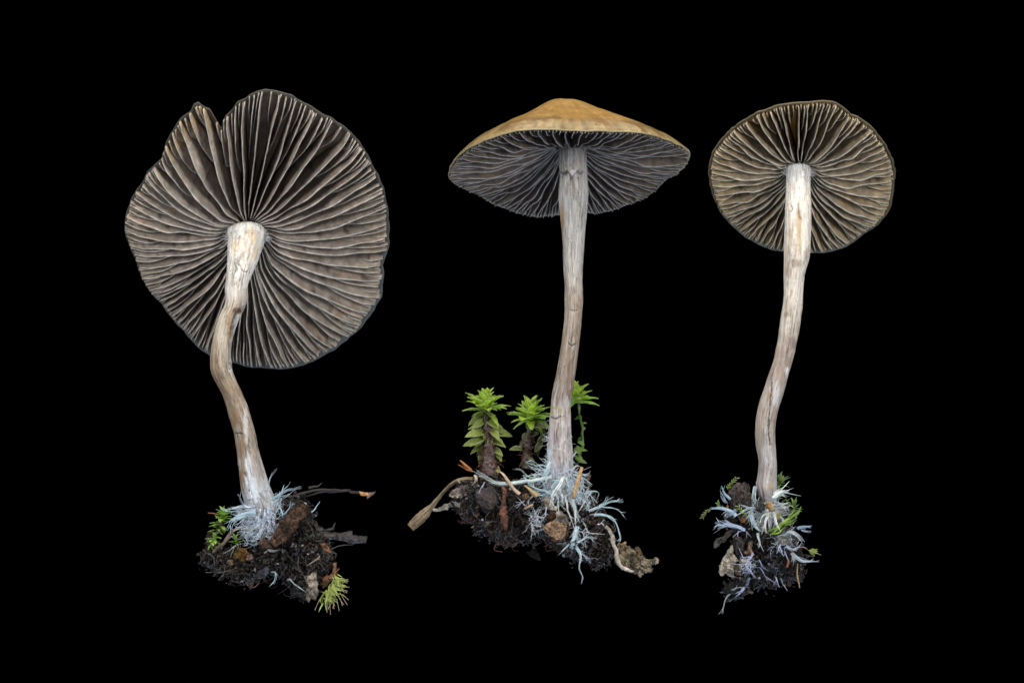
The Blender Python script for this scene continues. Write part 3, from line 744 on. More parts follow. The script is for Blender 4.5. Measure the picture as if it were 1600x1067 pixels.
bl2 = [(878,345,3,30,(.40,.27,.14),.8),(882,222,8,6,(.25,.24,.24),.5),(894,270,6,4,(.72,.72,.80),.6),(907,268,5,5,(.25,.24,.26),.5),(885,271,6,4,(.20,.18,.17),.6),(893,279,3,5,(.25,.23,.23),.5),(898,330,5,16,(.48,.46,.46),.5),(903,400,5,30,(.52,.51,.51),.5),
       (868,637,5,3,(.40,.33,.10),.6),(875,642,4,4,(.36,.30,.10),.6),(889,641,2.5,7,(.36,.28,.09),.6),(863,644,3,3,(.40,.33,.1),.5),(878,652,6,5,(.34,.28,.24),.5),(886,630,3,10,(.66,.65,.68),.4),(898,485,12,3,(.40,.32,.26),.5),(894,538,6,3,(.28,.24,.22),.5),(858,712,5,18,(.6,.7,.82),.6)]
ck2 = [([(876,269),(882,272),(885,267),(889,272),(893,280),(898,271),(903,267),(908,271),(912,268)],1.4,.02,.6),([(890,484),(897,486),(903,485)],1.0,.012,.35),([(888,536),(893,541),(900,537)],1.0,.015,.6),
       ([(862,652),(868,655),(876,651)],1.2,.02,.6),([(872,662),(870,680),(874,700)],.9,.012,.45),([(882,690),(881,712),(882,730)],.8,.012,.5),([(866,680),(865,705)],.8,.012,.4),([(889,668),(889,700)],.8,.012,.4),([(875,715),(876,738)],.8,.01,.5)]
build_stem(m2, st2, g2, bl2, ck2, 202)
s2 = [(6,[(862,745),(848,746.5),(819.5,752.5),(792.5,755.5),(777,755.5),(765,749.5),(750,740.5),(736.5,734)],(.60,.70,.82),-.5),(4.5,[(866,772),(842,764.5),(827,752.5),(812,745)]),(3.5,[(860,745),(849,741),(836,740),(825.5,742),(812,748)]),
 (3,[(862,738),(850,735),(837.5,731.5),(828,729)]),(3,[(861,730),(852,728),(842,727),(830,729)]),(2.5,[(858,735),(845,730),(837,723),(830,719.5),(831,727)]),(3,[(850,746),(824,743.5),(813.5,734.5),(800,731)],(.42,.48,.5)),
 (3.5,[(862,770),(848,773.5),(836,772)]),(6,[(881,745),(877,754),(870.5,763),(863,779.5),(860,792)],(.64,.70,.76)),(4,[(869,764),(858,768),(848,775)]),(4.5,[(881,765),(885.5,790),(891.5,808),(899,824.5)],(.62,.66,.64)),
 (5,[(886,768),(897.5,793),(899,814),(900.5,829)],(.60,.66,.68)),(5.5,[(895,780),(899,796),(909.5,814),(918.5,829),(922,836)],(.60,.68,.74)),(6.5,[(901,826),(899,840),(889,852),(878,861)]),(6,[(901,830),(898,842),(895,852),(890,862)]),(4.5,[(901,833),(895,843),(882,850),(867.5,848.5)]),
 (5,[(902,822),(903,838),(904,848)]),(4,[(898,850),(906.6,866),(906.6,887.5),(909,898),(913,911)]),(4,[(899,853),(911.4,866.8),(922.6,879)],(.38,.42,.58)),(3.5,[(900,850),(908,844.5),(922.6,839.7),(934,841)]),(2,[(916,832),(924,834),(928,834)],MYW),
 (4,[(900,742),(909.5,750),(909.5,772),(918.5,781),(926,787)]),(4.5,[(884,752),(899,772),(914,781),(922,790)]),(2.5,[(914,782),(911,788),(907,797)],(.6,.6,.58)),(2.2,[(922,784),(918,792),(915,801)]),(3,[(897,742),(905,744),(914,748),(918,756)]),
 (2.2,[(908,746),(915,752),(921,762),(926,770)],(.45,.48,.48)),(2.5,[(912,772),(922,768),(932,770),(936,778)]),(2.2,[(924,770),(918,776),(914,770)]),
 (3.2,[(920,799),(937,792),(950,784.7),(965.6,783),(982,782)]),(2.5,[(938,791),(944,784),(952,772)]),(3.2,[(936,792),(948,792),(960,794.5),(972,801.4),(979.5,810)]),(4.2,[(928,805),(941.7,804.6),(956,810),(964,825),(968.8,840),(966,856)]),(3,[(924,798),(932,796),(940,793)],(.40,.44,.52)),(2.5,[(922,805),(932,803),(942,803)],(.36,.40,.48)),
 (2.5,[(934,818),(941,817),(946,823)],MYW),(2,[(835,783),(828,790),(822,792),(815,788)],(.5,.5,.5)),(3,[(820,783),(812,788),(800,789)],(.36,.38,.46),-.55),(2.4,[(836,772),(826,781),(821,792)],(.4,.42,.46),-.55),(2.6,[(852,792),(852,805),(848,812)],(.45,.48,.56),-.55),(2.6,[(850,808),(840,806),(834,803)],(.42,.44,.56),-.55),(2.4,[(831,818),(832,824),(831,830),(836,829)],(.45,.45,.48),-.55),(3,[(847,826),(840,830),(833,829)],(.4,.42,.5),-.55),
 (4,[(870,768),(871,780),(872,790)],(.58,.62,.64)),(4,[(874,760),(879,775),(880,786)],(.62,.64,.66)),(2.6,[(757,753),(749,763),(747,772)],(.34,.38,.5),-.55),(3,[(893,715),(899,708),(897,704)],(.62,.68,.76)),(3,[(895,735),(902,728),(908,730)],(.5,.52,.48)),(4,[(860,722),(855,732),(848,742)]),(4,[(858,728),(852,740),(846,752)]),(5,[(868,750),(862,765),(856,776)]),(4,[(886,745),(890,760),(889,772)]),(3.4,[(840,768),(828,756),(820,750),(808,757)])]
strands(m2, s2, -.42, 42, (.50, .64, .82))
skirt(m2, 85, 857, 895, 730, 772, 188, 338, 12, 40, -.32, 62, (.68, .77, .90))
fuzz(m2, 500, [(858, 758, -.35, 7, 10), (893, 760, -.35, 5, 8), (862, 745, -.35, 8, 14), (845, 748, -.3, 10, 9), (900, 760, -.3, 10, 13), (875, 775, -.42, 12, 8), (915, 780, -.35, 9, 9), (838, 812, -.55, 5, 7), (902, 838, -.4, 8, 10)], 53, (.66, .73, .82), (.04, .2), .0035)
fuzz(m2, 160, [(857, 700, -.28, 2.5, 16), (894, 725, -.28, 2.5, 14), (859, 735, -.3, 3, 10)], 54, (.60, .68, .76), (.03, .09), .003)

# ================================================================== MUSHROOM 3
m3 = thing('mushroom', 'rightmost and smallest mushroom, round cap tipped to show pale brown gills', 'mushroom', P(1200, 810, 0), 'mushrooms lined up against black')
tr3 = [(1260,160),(1222,162.7),(1202,167),(1185,173),(1168,185),(1148.7,200),(1131.7,216),(1122,228),(1113.4,242.6),(1108.5,257),(1109,286.5),(1114.6,306),(1124,328),(1139,350),(1156,364.4),(1175.5,376.6),(1197.5,386),(1209.6,392.4),(1225.5,395),(1247,397),(1269,398),(1289,397),(1313,391),(1337.5,378),(1354.5,364),(1376.5,345),(1391,323),(1396,296),(1399,279),(1397,257),(1391,240),(1376.5,216),(1362,200),(1345,188),(1330,180.5),(1315.5,168),(1301,160),(1286,158.5)]
cap3 = Cap((1250, 279, 0), 36, 0, tr3, 17)
T3 = prof([(0, .82), (.3, .76), (.7, .46), (.9, .21), (1, .04)])
B3 = prof([(0, .68), (.3, .62), (.7, .35), (.92, .09), (1, 0)])
d3 = prof([(0, .42), (.12, .48), (.3, .60), (.6, .52), (.85, .25), (.97, .08), (1, .03)])
def top3(t, ph, v): return shade(v, (.45, .30, .13), .2, 5, 3)
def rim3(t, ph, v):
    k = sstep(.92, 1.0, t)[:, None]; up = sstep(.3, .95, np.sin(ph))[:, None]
    inner = shade(v, (.22, .18, .13), .2, 6, 4)*(1-up)+shade(v, (.50, .30, .08), .3, 6, 5)*up  # upper flesh painted gold to stand in for light glowing through the cap
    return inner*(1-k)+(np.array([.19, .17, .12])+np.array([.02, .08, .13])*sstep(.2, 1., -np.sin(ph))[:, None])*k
G3 = ((.31, .25, .18), (.42, .32, .18), (.36, .25, .13), (.50, .47, .40))
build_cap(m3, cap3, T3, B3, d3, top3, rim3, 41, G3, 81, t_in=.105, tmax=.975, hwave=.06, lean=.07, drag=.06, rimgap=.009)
st3 = lr([(257,1242,1254,-.01),(258.5,1236,1260,-.01),(261,1232,1264,-.02),(268,1230,1266,-.03),(280,1229.2,1266,-.08),(296,1228.7,1266,-.17),(333,1227,1267,-.36),(369,1226,1267,-.42),(400,1225.7,1265,-.45),(428,1225,1258,-.46),(456,1226,1254.8,-.46),(475,1224,1253.8,-.46),(493.8,1221,1251.6,-.45),(512.5,1218.4,1249,-.44),(531,1216,1246,-.43),(550,1211.6,1241,-.42),(568.8,1207.5,1236.6,-.4),(587.5,1201,1231,-.38),(608.8,1193.8,1225.6,-.36),(627.5,1187,1220,-.34),(646,1182,1215,-.32),(665,1180,1211.6,-.3),(684,1180,1211,-.28),(702.5,1182.5,1212,-.26),(721,1185.5,1213.4,-.24),(740,1185,1213,-.2),(759,1181.5,1213.4,-.17),(777.5,1186,1214,-.14),(792,1191,1212,-.1),(808,1196,1208,0)])
g3 = [(255, (.78,.79,.82), .0), (288, (.78,.77,.76), .1), (310, (.76,.72,.65), .3), (380, (.78,.72,.64), .3), (415, (.60,.54,.48), .45), (440, (.74,.69,.61), .3), (500, (.66,.60,.52), .45), (540, (.50,.45,.41), .55), (590, (.42,.36,.32), .6), (660, (.42,.37,.33), .55), (700, (.46,.44,.43), .5), (740, (.46,.44,.45), .5), (800, (.44,.41,.40), .5)]
bl3 = [(1250,350,4,22,(.50,.34,.18),.6),(1236,370,3,16,(.50,.34,.18),.5),(1247,385,5,20,(.55,.38,.2),.35),(1245,412,13,7,(.36,.28,.23),.7),(1233,425,6,9,(.42,.34,.28),.6),(1256,430,5,30,(.76,.73,.66),.5),(1230,480,5,16,(.46,.36,.28),.5),(1230,492,5,5,(.25,.19,.15),.5),
       (1239,535,5,9,(.28,.21,.19),.7),(1228,530,5,10,(.38,.29,.25),.6),(1218,550,10,10,(.38,.29,.25),.6),(1232,565,6,8,(.30,.22,.19),.6),(1219,578,6,12,(.40,.28,.22),.5),(1230,582,3,8,(.74,.76,.80),.6),(1203,590,4,8,(.30,.25,.24),.6),(1186,670,6,40,(.40,.34,.29),.6),(1199,712,8,16,(.62,.62,.66),.35),(1213,620,5,20,(.64,.64,.68),.5),(1202,618,4,8,(.36,.26,.20),.5),(1203,758,5,10,(.50,.38,.26),.5),(1184,770,3,12,(.3,.28,.27),.6)]
ck3 = [([(1236,322),(1237,327),(1235,331)],1.0,.015,.6),([(1248,318),(1247,328),(1250,342)],1.4,.02,.6),([(1206,598),(1204,620),(1202.5,645),(1201,675),(1204,695)],.9,.025,.75),([(1263,385),(1261,410),(1257,432)],.9,.015,.4)]
build_stem(m3, st3, g3, bl3, ck3, 303)
s3 = [(6,[(1140,780),(1136,775),(1131,766),(1127,759)],(.46,.60,.80)),(4.5,[(1134,785),(1131,780.5),(1128.7,770)],(.46,.60,.80)),(8,[(1150,806),(1138.5,800),(1126,794.4),(1108.6,795)],(.44,.57,.78)),(5,[(1150,796),(1143.6,802),(1132,809)],(.44,.55,.76)),(4,[(1146,798),(1138,800),(1130,806)],(.44,.55,.76)),
 (6,[(1164,828),(1150,823),(1137,820),(1126,821),(1114.7,827)],(.44,.54,.70)),(6,[(1150,824),(1132,820),(1124,817),(1116.8,814.5)],(.44,.54,.70)),(5,[(1142,822),(1136,816),(1132,812)],(.44,.54,.70)),(4,[(1128,820),(1120,820),(1115,822)],(.44,.54,.70)),
 (6,[(1180,788),(1174,800),(1168.4,812.5)],(.5,.62,.68)),(7,[(1172,804),(1180.7,820),(1190,832)],(.5,.62,.74)),(6,[(1180,760),(1177,772),(1176.6,790)],(.32,.40,.44)),(6,[(1178,794),(1166,796),(1158,800)],(.5,.62,.68)),
 (7,[(1208,778),(1219,772),(1231.5,771)],(.62,.74,.84)),(6,[(1210,773),(1217,769),(1225,765.5)],(.62,.74,.84)),(6,[(1210,777),(1220,775),(1228,777)],(.62,.74,.84)),
 (5,[(1204,796),(1197,810),(1196,822),(1197,835)],MYW),(5,[(1206,800),(1201,815),(1204,834)],MYW),(4,[(1208,800),(1212,815),(1218,826)],MYW),(3.5,[(1202,800),(1192,806),(1186,816)],(.62,.7,.58)),(3,[(1210,795),(1222,793),(1233,798)],MYW),(3,[(1210,790),(1220,790),(1230,795)],MYW),(3,[(1210,797),(1220,800),(1228,806)],MYW),(3,[(1210,799),(1218,806),(1224,814)],MYW),
 (6,[(1216,840),(1225,848),(1236.4,856.6),(1246,855),(1251,849)],(.52,.60,.78)),(8,[(1224,836),(1233.6,832),(1246,837),(1259.5,849)],(.46,.54,.60)),(6,[(1236,864),(1250.5,875),(1262,876),(1279,875)],(.48,.56,.66)),(1.6,[(1246,855),(1256,857),(1266,861)],(.5,.42,.35)),
 (4,[(1246,826),(1258,824),(1270,821.4)],(.34,.45,.62)),(3,[(1252,827),(1260,829),(1267,832)],(.34,.42,.55)),(2.5,[(1226,860),(1229,868),(1233.6,879)],(.42,.42,.62)),(5,[(1223,846),(1219,855),(1214,864)],(.48,.58,.76)),(4,[(1220,844),(1213,850),(1205,849)],(.48,.58,.76)),(5,[(1240,864),(1240,872),(1238,878)],(.3,.33,.36)),
 (2,[(1153,829),(1152,834),(1152.7,840)],(.42,.42,.6)),(2,[(1153,830),(1164,828),(1165,840)],(.42,.42,.6)),(2.6,[(1166,880),(1173,894.5),(1179.5,907)],(.45,.47,.75),-.55),(2.6,[(1177,864),(1171,874),(1168,880)],(.5,.5,.72),-.55),(2.2,[(1160,895),(1168,896),(1176,898)],(.42,.45,.7),-.55),
 (2.6,[(1141,928),(1134,940),(1130,948),(1123,960.6)],(.36,.42,.46),-.3),(4,[(1172,903),(1170,912),(1166,918)],(.25,.32,.48),-.5),(3.4,[(1143.6,921),(1150,917),(1158,917)],(.4,.45,.5),-.5),(4,[(1161,918),(1158,924),(1155,929)],(.4,.48,.7),-.5),(2.2,[(1186,874),(1191,884),(1200,890)],(.24,.28,.44),-.55),
 (2.2,[(1186,886),(1194,898),(1200,906)],(.22,.26,.4),-.55),(2.2,[(1200,880),(1208,886),(1213,890)],(.25,.3,.5),-.5),(4,[(1168,872),(1172,880),(1180,884)],(.45,.47,.66),-.55),(2,[(1210,900),(1213,908),(1216,918)],(.3,.33,.42),-.45),(2,[(1219,903),(1222,910),(1225,915)],(.3,.33,.42),-.45),
 (4,[(1184,832),(1186,845),(1184,858)],(.4,.5,.5)),(4,[(1178,790),(1184,785),(1190,790)],(.4,.5,.55)),(3,[(1170,795),(1160,790),(1152,787)],(.42,.48,.55))]
strands(m3, s3, -.5, 43)
apex(m3, 1248, 270, -.06, 18.5, 9, 120, 55)
skirt(m3, 80, 1188, 1214, 782, 806, 215, 375, 12, 34, -.4, 63, (.62, .68, .72))
fuzz(m3, 260, [(1208, 790, -.35, 7, 9), (1204, 815, -.42, 9, 9), (1175, 800, -.4, 7, 10), (1225, 850, -.45, 9, 7), (1168, 880, -.55, 6, 6)], 56, (.48, .55, .66), (.04, .18), .0035)

# ================================================================== DEBRIS ROUND MUSHROOM 1
solid('bark_chip', 'brown bark chip leaning against the foot of the leftmost mushroom', 'bark chip', [(418,850),(424,832),(438,815),(450,795),(460,783),(474,782),(482,795),(476,815),(462,832),(448,846),(432,856)], -.5, .06, (.085, .046, .028), var=.6, cols=[((.12, .068, .042), .15, .7), ((.02, .014, .012), .3, .9)], fr=11, seed=31, amp=.055, edge=3.2, step=.8, rnd=5, stretch=(1.6, 1, 1), tilt=(.25, .1))
solid('bark_flake', 'rust brown flake tucked under the bark chip on the left clump', 'bark flake', [(400,846),(412,838),(424,842),(426,854),(410,858)], -.6, .05, (.07, .035, .022), seed=32, amp=.03, edge=2, step=1.0, rnd=4)
# long twig, upper right
tw = thing('twig', 'thin dark twig with a broken orange tip reaching right from the left clump', 'twig', P(470, 772, -.1))
v, f = tube([P(452, 778, -.1), P(480, 769, -.15), P(505, 765, -.12), P(530, 766, -.1), P(561, 769, -.1)], [.035, .022, .02, .018, .02], 8, 1, 50)
v = v+fbm(v*12, 3, 5)[:, None]*.012; mk('shaft', v, f, M['root'], tw, shade(v, (.018, .013, .014), .5, 12, 3))
v, f = tube([P(455, 783, -.05), P(478, 775, -.1), P(500, 769, -.14), P(520, 768, -.1), P(548, 765, -.1)], [.02, .015, .012, .012, .006], 6, 1, 40)
v = v+fbm(v*12, 3, 6)[:, None]*.012; mk('side_shoot', v, f, M['root'], tw, shade(v, (.016, .012, .013), .5, 12, 4))
v, f, _ = pillow([(559,767),(575,768),(578,772),(576,775),(562,774)], -.1, .03, step=.8, amp=.012, edge=.8, seed=3, rnd=3); mk('broken_tip', v, f, M['wood'], tw, shade(v, (.42, .22, .09), .3, 9, 3), False)
v, f, _ = pillow([(573,769),(580,767),(587,766),(584,772),(577,777),(573,781),(571,777)], -.1, .025, step=.8, amp=.02, edge=1.5, seed=4, rnd=3); mk('frayed_end', v, f, M['wood'], tw, shade(v, (.12, .08, .07), .5, 9, 3), False)
v, f = tube([P(482, 762, -.1), P(490, 760, -.1), P(497, 759, -.1), P(503, 754, -.1)], [.02, .015, .012, .004], 6, 1, 20); mk('side_shoot', v, f, M['root'], tw, shade(v, (.05, .035, .025), .5, 12, 4))
# dark root stub
rs = thing('root_stub', 'stubby dark root with a rounded end sticking out right of the left clump', 'root', P(490, 842, 0))
v, f = tube([P(478, 832, .05), P(500, 834, 0), P(522, 838, -.05), P(545, 839, -.1), P(560, 842, -.12), P(571, 845, -.12)], [.09, .075, .055, .06, .09, .065], 16, .9, 90)
v = v+fbm(v*9, 4, 8)[:, None]*.03*np.array([1, 1, 1]); mk('root_body', v, f, M['soil'], rs, shade(v, (.020, .015, .018), .5, 10, 6, [((.055, .036, .04), .25, .6)]), False)
v, f = tube([P(486, 818, .05), P(495, 826, 0), P(510, 828, 0), P(519, 826, 0), P(522, 818, 0)], [.08, .07, .05, .03, .004], 10, .9, 40)
v = v+fbm(v*9, 4, 9)[:, None]*.025; mk('root_branch', v, f, M['soil'], rs, shade(v, (.013, .011, .013), .5, 10, 7), False)
solid('wood_splinter', 'small orange brown wood splinter at the right side of the left clump', 'wood splinter', [(501,848),(508,849),(516,856),(520,862),(517,866),(508,861),(503,856)], -.35, .05, (.22, .10, .05), cols=[((.34, .18, .09), .3, .7)], seed=33, amp=.03, edge=1.5, step=.9, rnd=4)
v, f = tube([P(518, 858, -.2), P(528, 853, -.2), P(540, 851, -.2), P(552, 851, -.2)], [.006, .005, .004, .002], 5, 1, 20)
ontop('rootlet', v, f, M['root'], 'hair thin rootlet curling right below the dark root stub', 'rootlet', (.09, .07, .06))
solid('leaf_fragment', 'ragged pale leaf fragment beside the yellow moss at the end of the left clump', 'leaf fragment', [(479,900),(486,896),(492,893),(497,900),(499,912),(498,924),(492,936),(486,934),(482,940),(478,930),(482,916),(479,908)], -.42, .04, (.42, .37, .30), 'litter', .4, [((.08, .06, .05), .25, .85), ((.25, .17, .12), .3, .6)], seed=34, amp=.05, fr=9, edge=3, step=.9, rnd=3, smooth=False)
solid('dark_leaf', 'dark blue grey leaf scrap hanging low on the left clump', 'leaf scrap', [(452,916),(464,914),(478,922),(482,932),(474,935),(462,930),(453,926)], -.1, .03, (.035, .034, .045), 'litter', .5, seed=35, amp=.03, edge=3, step=1.1, rnd=4)
solid('dark_leaf', 'slate blue leaf scrap on the lower middle of the left clump', 'leaf scrap', [(402,892),(410,886),(418,884),(420,896),(412,905),(404,902)], -.5, .02, (.05, .055, .085), 'litter', .4, seed=36, amp=.02, edge=1.5, step=1.0, rnd=3)
solid('seed_husk', 'amber yellow rotten husk on the left clump below the mycelium', 'husk', [(364,862),(372,856),(384,857),(388,866),(384,876),(374,878),(366,874)], -.5, .10, (.15, .08, .015), 'litter', .5, [((.30, .17, .04), .2, .6), ((.06, .04, .02), .35, .7)], seed=37, amp=.05, edge=2, step=.9, rnd=8)
solid('pinkish_chip', 'pinkish pale chip beside the amber husk on the left clump', 'chip', [(384,868),(392,865),(397,870),(390,877),(384,876)], -.58, .03, (.26, .16, .13), 'litter', .3, seed=38, amp=.02, edge=1, step=.8, rnd=3)
solid('seed_husk', 'small tan husk left of the amber husk', 'husk', [(353,876),(358,871),(364,874),(364,882),(357,884)], -.5, .05, (.18, .11, .07), 'litter', .4, seed=39, amp=.02, edge=1, step=.8, rnd=4)
solid('dark_leaf', 'dark brown leaf scrap standing behind the moss at the left clump edge', 'leaf scrap', [(322,832),(328,826),(336,828),(338,842),(336,858),(326,858),(321,845)], .0, .03, (.06, .04, .03), 'litter', .5, seed=40, amp=.03, edge=2.5, step=1, rnd=4)
v, f = tube([P(325, 801, -.2), P(334, 802, -.2), P(343, 803.5, -.2), P(352, 804, -.2)], [.008, .012, .012, .008], 6, .7, 20)
ontop('pine_needle', v, f, M['wood'], 'short orange brown needle poking out left beside the small moss', 'needle', (.30, .14, .07))
v, f = tube([P(333, 862, -.4), P(340, 856, -.45), P(350, 848, -.5), P(358, 836, -.5), P(368, 826, -.4)], [.02, .03, .028, .035, .02], 8, 1, 40)
v = v+fbm(v*14, 3, 5)[:, None]*.01
ontop('twig', v, f, M['wood'], 'bent brown twig crossing in front of the small moss on the left clump', 'twig', shade(v, (.15, .11, .085), .4, 12, 3))
v, f = tube([P(382, 905, -.1), P(388, 914, -.1), P(397, 917, -.1), P(405, 910, -.1)], [.008, .008, .008, .004], 6, 1, 20)
ontop('rootlet', v, f, M['root'], 'reddish rootlet looping below the left clump', 'rootlet', (.26, .13, .09))
v, f = tube([P(321, 894, 0), P(330, 893.5, 0), P(340, 893, 0)], [.004, .006, .003], 5, 1, 10)
ontop('rootlet', v, f, M['root'], 'straight tan rootlet at the lower left tip of the left clump', 'rootlet', (.30, .24, .15))
v, f = tube([P(479, 884, -.5), P(488, 878, -.55), P(497, 872, -.55), P(500, 868, -.5)], [.004, .007, .007, .004], 5, 1, 14)
ontop('rootlet', v, f, M['root'], 'pale curved rootlet on the front of the left clump above the leaf fragment', 'rootlet', (.42, .36, .28))

# ================================================================== DEBRIS ROUND MUSHROOM 2
# long dry grass blade as a folded ribbon
def ribbon(pts, wid, thick, ridges=3, n=60, m=9, seed=0, twist=0.):
    c = spline([P(*p) for p in pts], n); wd = np.interp(np.linspace(0, 1, n), np.linspace(0, 1, len(wid)), wid)/100
    t = np.gradient(c, axis=0); t /= np.linalg.norm(t, axis=1)[:, None]
    s = np.cross(t, np.array([0, 1., 0])); s /= np.linalg.norm(s, axis=1)[:, None]
    nn = np.cross(s, t); ks = np.linspace(-1, 1, m); V = []
    for side in (1, -1):
        for k in (ks if side == 1 else ks[::-1]):
            off = (math.sin(k*ridges*3)*.012+.03*k*k)
            rag = noise(np.stack([np.arange(n)*.25, np.full(n, k*2), np.full(n, seed)], 1), seed)*.008
            V.append(c+s*(wd*k)[:, None]*.5+nn*(off+side*thick/2+rag)[:, None])
    V = np.stack(V, 1); mm = 2*m; f = []
    for i in range(n-1):
        for j in range(mm):
            j2 = (j+1) % mm; f.append((i*mm+j, i*mm+j2, (i+1)*mm+j2, (i+1)*mm+j))
    f.append(tuple(range(mm-1, -1, -1))); f.append(tuple((n-1)*mm+j for j in range(mm)))
    v = V.reshape(-1, 3); stripe = np.tile(np.r_[ks, ks[::-1]], n)
    return v, f, stripe
v, f, k = ribbon([(742,751,0), (722,750,-.02), (705,757,-.05), (690,772,-.1), (680,785,-.12), (668,798,-.15), (655,811,-.18), (641,824,-.2)], [12, 8, 6, 5, 7, 13, 17, 14], .012, 3, 90, 11, 3)
c = shade(v, (.36, .29, .19), .25, 6, 3, [((.16, .11, .07), .2, .7)])*(1-.6*np.clip(np.cos(k*15+noise(v*5, 4)), 0, 1))[:, None]; v = v+np.stack([fbm(v*14+9*i, 3, 60+i) for i in range(3)], 1)*.012*np.clip((-.9-v[:, :1])/.6, .2, 1)
ontop('grass_blade', v, f, M['litter'], 'dry tan grass blade arching down left from the middle clump', 'grass blade', c)
solid('leaf_fragment', 'pale grey crumpled leaf fragment at the left edge of the middle clump', 'leaf fragment', [(702,770),(710,764),(720,758),(732,759),(738,766),(736,774),(720,780),(708,779),(700,776)], -.35, .06, (.40, .36, .31), 'litter', .5, [((.13, .10, .10), .15, .8)], seed=51, amp=.05, fr=8, edge=2, step=.9, rnd=5)
solid('leaf_fragment', 'light grey pointed leaf sliver jutting left below the crumpled fragment', 'leaf fragment', [(671,795),(684,792),(694,788),(704,785),(708,790),(700,797),(688,799),(677,798)], -.3, .025, (.46, .43, .40), 'litter', .25, [((.35, .22, .10), .45, .6)], seed=52, amp=.02, edge=1.2, step=.9, rnd=3)
solid('leaf_fragment', 'small pale leaf flake beside the light grey sliver on the middle clump', 'leaf fragment', [(706,782),(716,784),(722,786),(720,793),(711,791)], -.42, .02, (.36, .35, .33), 'litter', .3, seed=53, amp=.02, edge=1.2, step=.9, rnd=3)
v, f = tube([P(742, 742, -.3), P(744, 748, -.35), P(741, 756, -.35)], [.02, .03, .018], 7, .8, 16); v = v+fbm(v*16, 2, 3)[:, None]*.01
ontop('root_piece', v, f, M['wood'], 'short cream root piece at the joint of the dry grass blade', 'root', (.50, .43, .33))
# orange bract at the tip of the long strand
ob = thing('bud_scale', 'split orange bud scale at the left tip of the long white strand', 'bud scale', P(735, 735, -.5))
for pts, wdt in (([(736,735,-.5),(728,728,-.52),(722,722,-.5),(718.5,719,-.5)], [5, 5, 4, 1.5]), ([(737,735,-.5),(728,732,-.45),(720,728,-.45),(716,726,-.45)], [4, 4, 3, 1]), ([(737,736,-.5),(730,734,-.55),(727,734,-.55)], [3, 3, 1])):
    v, f, k = ribbon(pts, wdt, .015, 1, 24, 6, 4); mk('scale_blade', v, f, M['litter'], ob, shade(v, (.42, .17, .06), .3, 10, 5))
solid('dark_leaf', 'smooth rounded blackish leaf scrap at the front left of the middle clump', 'leaf scrap', [(742,768),(752,760),(768,758),(778,770),(782,785),(772,798),(758,798),(746,790),(740,778)], -.5, .08, (.05, .042, .046), 'litter', .3, [((.10, .07, .05), .45, .5)], seed=54, amp=.025, edge=2, step=1, rnd=16, smooth=True)
solid('root_piece', 'reddish brown vertical root piece under the moss on the middle clump', 'root', [(783,760),(791,759),(791,780),(793,800),(796,815),(790,826),(782,822),(780,800),(784,780)], -.58, .05, (.16, .07, .045), var=.5, cols=[((.08, .04, .03), .2, .7)], seed=55, amp=.03, fr=8, edge=2, step=.9, rnd=5, stretch=(3, 1, .6))
solid('nut_shell', 'pale brown split nut shell low in the middle clump', 'nut shell', [(848,824),(854,818),(868,812),(880,812),(888,822),(886,836),(878,843),(868,844),(858,838),(850,832)], -.55, .09, (.50, .33, .20), 'litter', .3, [((.62, .47, .33), .2, .7), ((.26, .13, .07), .4, .7)], seed=56, amp=.04, fr=6, edge=1.5, step=.9, rnd=9)
solid('nut_shell', 'dark red brown shell half behind the pale split shell', 'nut shell', [(852,808),(862,799),(876,797),(888,806),(893,822),(890,838),(880,846),(868,848),(860,842),(870,826),(860,814)], -.42, .09, (.17, .085, .05), 'litter', .5, [((.32, .2, .12), .4, .6)], seed=57, amp=.03, edge=1.5, step=.9, rnd=8)
solid('leaf_fragment', 'cream lumpy fragment caught in the mycelium above the nut shell', 'leaf fragment', [(846,780),(854,776),(862,784),(868,790),(874,790),(868,797),(858,797),(850,792)], -.55, .05, (.52, .46, .38), 'litter', .4, [((.14, .09, .06), .35, .8)], seed=58, amp=.05, fr=9, edge=2, step=.8, rnd=4)
solid('fungal_crust', 'mottled grey cream crust covering the top of the nut shell', 'crust', [(868,800),(878,798),(888,806),(891,816),(886,822),(876,820),(868,812)], -.62, .04, (.44, .40, .33), 'litter', .4, [((.15, .13, .12), .3, .8)], seed=59, amp=.04, fr=12, edge=2, step=.8, rnd=5)
v, f, k = ribbon([(910,729,-.62), (906,740,-.62), (903,752,-.62), (899,765,-.6), (896,778,-.6)], [4.5, 6.5, 6, 6, 4.5], .03, 1.5, 60, 9, 8)
v = v+fbm(v*10, 3, 8)[:, None]*.012
ontop('straw_piece', v, f, M['wood'], 'upright tan straw piece just right of the middle mushroom foot', 'straw', shade(v, (.56, .37, .17), .25, 6, 3, [((.36, .19, .08), .35, .6)]))
v, f, k = ribbon([(819,758,-.6), (826,763,-.62), (832,769,-.62), (840,774,-.6)], [2, 4, 7, 9], .02, 1, 30, 7, 9)
ontop('straw_piece', v, f, M['wood'], 'slanted tan straw scrap with ragged edge left of the middle mushroom foot', 'straw', shade(v, (.48, .36, .18), .25, 8, 3))
v, f, k = ribbon([(820,795,-.62), (827,791,-.64), (833,788,-.62)], [3, 4, 3], .02, 1, 20, 6, 10)
ontop('wood_splinter', v, f, M['wood'], 'tiny pinkish tan splinter on the middle clump front', 'wood splinter', (.38, .26, .19))
v, f, k = ribbon([(779,735,-.5), (787,742,-.55), (795,753,-.55), (803,764,-.55), (812,772,-.55)], [2, 4, 5, 5, 6], .02, 1, 50, 7, 11)
ontop('straw_piece', v, f, M['litter'], 'curved pale straw crossing under the long white strand', 'straw', shade(v, (.46, .36, .28), .25, 8, 3))
